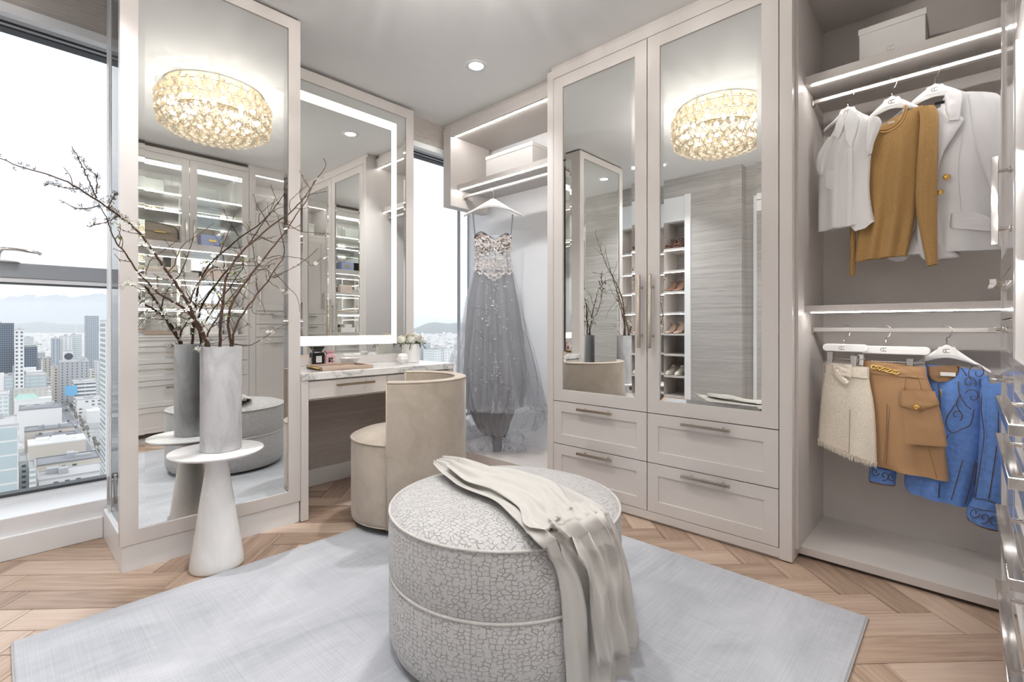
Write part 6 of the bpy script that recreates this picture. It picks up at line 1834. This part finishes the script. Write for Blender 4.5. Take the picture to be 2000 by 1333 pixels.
building('cream building with small square windows behind the brick one', 48, 845, 146, -86, 24, 'cream', 'sparse', fh=4.4, cw=5.5, wf=.34, hf=.36, roof='darkroof', extras=5)
building('big white blank party wall building beside the avenue', 37, 803, 121, -76, 34, 'white', None, roof='darkroof', extras=4)
t_, bb = building('white hall with a green copper lantern roof', 28, 784, 101, -80, 30, 'white', None, roof='white', extras=2)
obj('lantern', MB().add([tuple(cty(bb[0] + 6, bb[3] - 30, -80)), tuple(cty(bb[0] + 18, bb[3] - 30, -80)), tuple(cty(bb[0] + 18, bb[3] - 10, -80)), tuple(cty(bb[0] + 6, bb[3] - 10, -80)), tuple(cty(bb[0] + 12, bb[3] - 26, -74)), tuple(cty(bb[0] + 12, bb[3] - 14, -74))], [(0, 1, 5, 4), (1, 2, 5), (2, 3, 4, 5), (3, 0, 4), (0, 3, 2, 1)]), CM['copper'], t_)
building('beige and pale green office building with regular windows', 26, 762, 95, -70, 30, 'beige', 'grid', fh=3.6, cw=4.2, wf=.5, hf=.5, win='pale')
building('long glass office block below the dark towers', 8, 737, 91, -56, 44, 'grey', 'bands', fh=4.2, cw=6.5, hf=.72, win='glass', bands=True, roof='beige' if False else 'roof', extras=3)
building('tall dark office tower at the left edge of the window', -42, 632, 27, 6, 50, 'dark', 'grid', fh=3.6, cw=2.6, wf=.62, hf=.46, win='blue', roof='darkroof')
building('lower dark office slab joined to the dark tower', 27, 679, 73, -32, 46, 'dark', 'grid', fh=3.6, cw=2.6, wf=.62, hf=.46, win='blue', roof='darkroof')
building('white tower with square openings behind the dark slab', 28, 645, 47, -3, 40, 'white', 'grid', fh=4.4, cw=3.0, wf=.6, hf=.5, win='win')
building('white banded office block behind the dark slab', 26, 660, 66, -22, 40, 'white', 'bands', fh=4.4, cw=9, hf=.5, win='pale', bands=True)
building('blue glass residential tower in the middle of the skyline', 101, 662, 116, -19, 26, 'grey', 'grid', fh=3.3, cw=3.4, wf=.8, hf=.6, win='blue')
building('pale residential tower next to the blue glass tower', 117, 658, 141, -16, 30, 'white', 'grid', fh=3.3, cw=4.2, wf=.6, hf=.5, win='pale')
building('teal glass tower with a thin mast', 140, 655, 160, -14, 30, 'white', 'bands', fh=3.5, cw=9, hf=.7, win='glass', bands=True, spire=24)
building('grey old hotel slab with many small windows', 117, 708, 174, -46, 26, 'grey', 'grid', fh=3.6, cw=4.6, wf=.32, hf=.42, win='win')
t_, bb = building('white block with a round dark clock emblem', 125, 687, 143, -34, 22, 'white', None, extras=0)
c_ = cty(bb[0] - .4, (bb[2] + bb[3]) / 2, -34 - 7)
obj('clock_emblem', MB().tube([tuple(c_), tuple(c_ - E1 * .6)], 4.6, 24), CM['dark'], t_)
building('tall dark grey tower at the right of the window', 168, 617, 193, 22, 32, 'grey', 'grid', fh=3.4, cw=2.9, wf=.66, hf=.58, win='blue', roof='white')
building('pale glass tower beside the tall grey tower', 186, 707, 202, -50, 24, 'white', 'grid', fh=3.4, cw=3, wf=.6, hf=.5, win='pale')
building('cream corner building down the avenue', 101, 719, 117, -54, 26, 'cream', 'grid', fh=3.8, cw=4.2, wf=.4, hf=.45)
t_, bb = building('long white office building carrying a blue screen, right of the avenue', 144, 747, 188, -68, 30, 'white', 'bands', fh=4.6, cw=8, hf=.4, win='win', bands=True)
obj('screen', MB().box(bb[0] - 3, bb[0] - 2, bb[2] - 8, bb[2] + 3, -84, -72, lambda a, b, z: tuple(cty(a, b, z))), CM['screen'], t_)
building('white stepped building right of the avenue', 151, 782, 200, -82, 30, 'white', 'sparse', fh=4, cw=5, wf=.5, hf=.4, extras=3)
building('low pale blue shed right of the avenue, by the frame', 171, 806, 212, -92, 22, 'white', None, roof='white', extras=1)
building('grey parking building behind the hotel slab', 100, 742, 132, -78, 24, 'grey', 'bands', fh=4, cw=8, hf=.4, win='win', bands=True)
for k, (u0, v0, u1, z_) in enumerate(((73, 690, 88, -60), (76, 705, 95, -66), (85, 700, 101, -58), (70, 700, 80, -58), (160, 700, 170, -58), (176, 724, 196, -66))):
    building(('small grey building just right of the dark office slab', 'small white building below the residential towers, left of the cream corner building', 'small cream building behind the cream corner building', 'narrow grey building at the right edge of the dark slab', 'small white building left of the tall dark grey tower', 'small cream building at the foot of the tall dark grey tower')[k], u0, v0, u1, z_, 24, ('grey', 'white', 'cream')[k % 3], 'grid', fh=3.8, cw=4, wf=.5, hf=.45, extras=1)
# balcony tower seen through the glass side of the column
t_, bb = building('white apartment tower with stacked balconies seen through the glass screen', 206, 628, 262, 4, 26, 'white', 'grid', fh=3.0, cw=4.2, wf=.72, hf=.66, win='glass', extras=1)
bl = MB()
for k in range(34):
    z = 2.5 - 3.0 * k
    for c in range(4):
        s0 = bb[2] + (bb[3] - bb[2]) * (c + .12) / 4; s1 = bb[2] + (bb[3] - bb[2]) * (c + .72) / 4
        bl.box(bb[0] - 1.7, bb[0], s0, s1, z - .12, z + .12, lambda a, b, zz: tuple(cty(a, b, zz)))
        bl.box(bb[0] - 1.75, bb[0] - 1.65, s0, s1, z + .12, z + 1.1, lambda a, b, zz: tuple(cty(a, b, zz)))
o = obj('balconies', bl, CM['white'], t_); o['kind'] = 'stuff'
# towers seen through the narrow window
building('pair of blue-green residential towers at the left of the narrow window', 822, 671, 841, -22, 26, 'grey', 'grid', fh=3.3, cw=3.4, wf=.75, hf=.6, win='glass')
building('broad white residential tower with green glazing in the narrow window', 849, 684, 874, -30, 26, 'white', 'grid', fh=3.3, cw=3.6, wf=.66, hf=.6, win='glass')
building('white slab tower right of the broad white tower', 868, 682, 880, -29, 22, 'white', 'grid', fh=3.3, cw=3.6, wf=.5, hf=.5, win='pale')
building('low grey apartment block at the foot of the narrow window', 812, 696, 848, -62, 24, 'grey', 'grid', fh=3.4, cw=4, wf=.5, hf=.5)
building('low pale building right at the foot of the narrow window', 876, 697, 905, -64, 24, 'white', 'grid', fh=3.4, cw=4, wf=.5, hf=.5)
building('distant white tower on the shore in the narrow window', 858, 678, 866, -42, 22, 'white', 'grid', fh=3.3, cw=3.6, wf=.5, hf=.5, win='pale')

# ground, avenue, road paint, street trees, cars
far_ = 42000
gm = MB().add([(-30, -30000, GZ), (-30, 60000, GZ), (-60000, 60000, GZ), (-60000, -30000, GZ)], [(0, 1, 2, 3)])
m = CM['ground']; v_ = coords(m, 'Object', (1, 1, 1)); n_ = noise_tex(m, v_, .02, 8, .75)
lk(m, ramp(m, n_, [(.36, (.25, .26, .25)), (.5, (.42, .42, .41)), (.62, (.66, .66, .65))]), bs(m).inputs['Base Color'])
gr = obj('ground', gm, CM['ground'], flip=False); gr['kind'] = 'structure'
aR = at_z(196, 905, GZ); _, bR = ab(aR)
road = MB().box(60, 3000, bR - 23, bR, GZ, GZ + .06, lambda a, b, z: tuple(cty(a, b, z)))
for ac in (300, 395, 520, 700, 930):
    road.box(ac, ac + 15, bR - 220, bR + 160, GZ, GZ + .05, lambda a, b, z: tuple(cty(a, b, z)))
rd = obj('road', road, CM['road']); rd['kind'] = 'structure'
ln = MB()
for k in range(90):
    for off in (-7.5, -11.5, -15.5): ln.box(200 + 9 * k, 204 + 9 * k, bR + off - .12, bR + off + .12, GZ + .06, GZ + .09, lambda a, b, z: tuple(cty(a, b, z)))
for ac in (300, 395, 520, 700, 930):
    for q in (-4, 17): 
        for k in range(12): ln.box(ac + q, ac + q + 3, bR - 22 + k * 1.8, bR - 21 + k * 1.8, GZ + .06, GZ + .09, lambda a, b, z: tuple(cty(a, b, z)))
o = obj('road_markings', ln, CM['line']); o['kind'] = 'structure'
tm = MB()
for k in range(200):
    a_ = rc.uniform(230, 1200); side = rc.choice((-25.5, 2.5, -22, 1))
    c = cty(a_, bR + side + rc.uniform(-1, 1), GZ)
    r_ = rc.uniform(.8, 1.7)
    tm.blob(c + Vector((0, 0, 4 + r_)), (r_, r_, r_ * 1.2), 6, 4)
    tm.box(c.x - .15, c.x + .15, c.y - .15, c.y + .15, GZ, GZ + 4.4)
o = obj('street_trees', tm, CM['tree']); o['kind'] = 'stuff'
o['label'] = 'bare brown street trees lining both sides of the avenue'; o['category'] = 'trees'
cars = MB()
for k in range(70):
    a_ = rc.uniform(230, 1000); b_ = bR + rc.choice((-3, -6, -9.5, -13.5, -17, -20)) ; Cc = lambda a, b, z: tuple(cty(a_ + a, b_ + b, GZ + .1 + z))
    cars.box(-2.2, 2.2, -.9, .9, .3, .95, Cc).box(-1.1, 1.2, -.8, .8, .95, 1.5, Cc)
o = obj('traffic', cars, CM['dark']); o['kind'] = 'stuff'
o['label'] = 'tiny dark cars strung along the avenue'; o['category'] = 'cars'
# the low city spreading to the hills
sub = MB(); subt = MB()
for k in range(8500):
    q = rc.random() ** 1.6
    a_ = 950 + q * 8000
    u = rc.uniform(-60, 270) if k % 3 else rc.uniform(780, 940)
    b_ = solve_b(u, a_) if k % 3 else None
    if k % 3: p = cty(a_, b_, GZ)
    else:
        d = ray(u, HYP); p = d * (800 + q * 6500); p.z = GZ
    s = rc.uniform(4, 9) * (1 + q * 1.8); hgt = rc.uniform(4, 10) if rc.random() < .96 else rc.uniform(18, 42)
    tgt = sub if rc.random() < .5 else subt
    tgt.box(p.x - s, p.x + s, p.y - s * .8, p.y + s * .8, GZ, GZ + (hgt if tgt is sub else min(hgt, 4) * .7))
o = obj('suburb_houses', sub, CM['white']); o['kind'] = 'stuff'
o['label'] = 'countless pale houses of the city spreading to the hills'; o['category'] = 'houses'
o = obj('suburb_trees', subt, CM['tree']); o['kind'] = 'stuff'
o['label'] = 'dark tree patches among the houses of the far city'; o['category'] = 'trees'
# hills and mountains
def ridge(name, label, crest, dist, deepn, mat, rough, seed, nu=150, nv=26):
    us = [c[0] for c in crest]
    def ht(u):
        for (u0, v0), (u1, v1) in zip(crest[:-1], crest[1:]):
            if u0 <= u <= u1: return v0 + (v1 - v0) * (u - u0) / (u1 - u0)
        return crest[-1][1] if u > us[-1] else crest[0][1]
    def fn(i, j):
        u = us[0] + (us[-1] - us[0]) * i / (nu - 1); q = j / (nv - 1)
        d = ray(u, HYP); D = dist + (q - .5) * deepn * 2 * .5
        top = EYE + (HYP - ht(u)) / FPX * dist - GZ
        prof = math.sin(PI * min(1, q * 1.0)) ** 1.1
        n_ = 0
        for o_ in range(5): n_ += noise.noise(Vector((u * .02 * 2 ** o_, q * 3.0 * 2 ** o_, seed + o_ * 5))) / 1.7 ** o_
        z = GZ - 5 + top * prof * (1 + rough * n_ * (.35 + .9 * (1 - prof)))
        p = d * D; p.z = z
        return p
    return tag(obj(name, MB().grid(fn, nu, nv), mat, smooth=True, flip=False), label, 'mountain')
m = pm('snowy_mountain', (.2, .24, .28), .9)
tc_ = nd(m, 'ShaderNodeNewGeometry'); sx = nd(m, 'ShaderNodeSeparateXYZ'); lk(m, tc_.outputs['Position'], sx.inputs[0])
v_ = coords(m, 'Object', (1, 1, 1)); n_ = noise_tex(m, v_, .0018, 9, .7)
mr = nd(m, 'ShaderNodeMapRange'); mr.inputs['From Min'].default_value = 500; mr.inputs['From Max'].default_value = 1250; lk(m, sx.outputs['Z'], mr.inputs['Value'])
ad = nd(m, 'ShaderNodeMath', operation='ADD'); lk(m, mr.outputs['Result'], ad.inputs[0]); lk(m, n_, ad.inputs[1])
lk(m, ramp(m, ad.outputs[0], [(.0, (.06, .085, .10)), (.80, (.08, .11, .13)), (.98, (.13, .17, .20)), (1.0, (.80, .82, .85))]), bs(m).inputs['Base Color'])
m.node_tree.nodes  # snow sits where height and noise add up
CM['mount'] = m
CM['hill'] = cmat('wooded_hill', (.10, .125, .11), .95)
ridge('mountain', 'long snow-topped blue mountain range above the city, left window', [(-420, 560), (-120, 552), (0, 551), (40, 549), (80, 556), (120, 553), (160, 560), (195, 558), (215, 572), (240, 586), (300, 560)], 15000, 5200, CM['mount'], .06, 2)
ridge('hill', 'low wooded hill in front of the mountain range, left window', [(-200, 632), (0, 634), (50, 631), (80, 628), (120, 633), (200, 634), (300, 632)], 8800, 1800, CM['hill'], .10, 6)
ridge('mountain', 'faint distant mountain range in the narrow window', [(700, 622), (790, 616), (812, 612), (840, 617), (870, 622), (900, 623), (930, 620), (1000, 624)], 26000, 5000, CM['mount'], .05, 11)
ridge('hill', 'wooded hill with houses in the narrow window', [(700, 650), (790, 645), (810, 641), (835, 631), (850, 629), (875, 632), (900, 630), (930, 634), (1000, 640)], 7800, 2600, CM['hill'], .09, 14)
# haze over the land: a real volume of thin air, beginning beyond the nearest streets
hz = bpy.data.materials.new('haze'); hz.use_nodes = True
hn = hz.node_tree; hn.nodes.clear()
vsn = hn.nodes.new('ShaderNodeVolumeScatter'); vsn.inputs['Color'].default_value = (0.90, 0.95, 1.0, 1); vsn.inputs['Density'].default_value = 1.0e-4; vsn.inputs['Anisotropy'].default_value = 0.0
ho = hn.nodes.new('ShaderNodeOutputMaterial'); hn.links.new(vsn.outputs[0], ho.inputs['Volume'])
hzo = obj('haze', MB().box(-45000, -330, -20000, 45000, GZ - 1, 620), hz); hzo['kind'] = 'stuff'
hzo['label'] = 'pale blue haze over the city and the mountains'; hzo['category'] = 'haze'
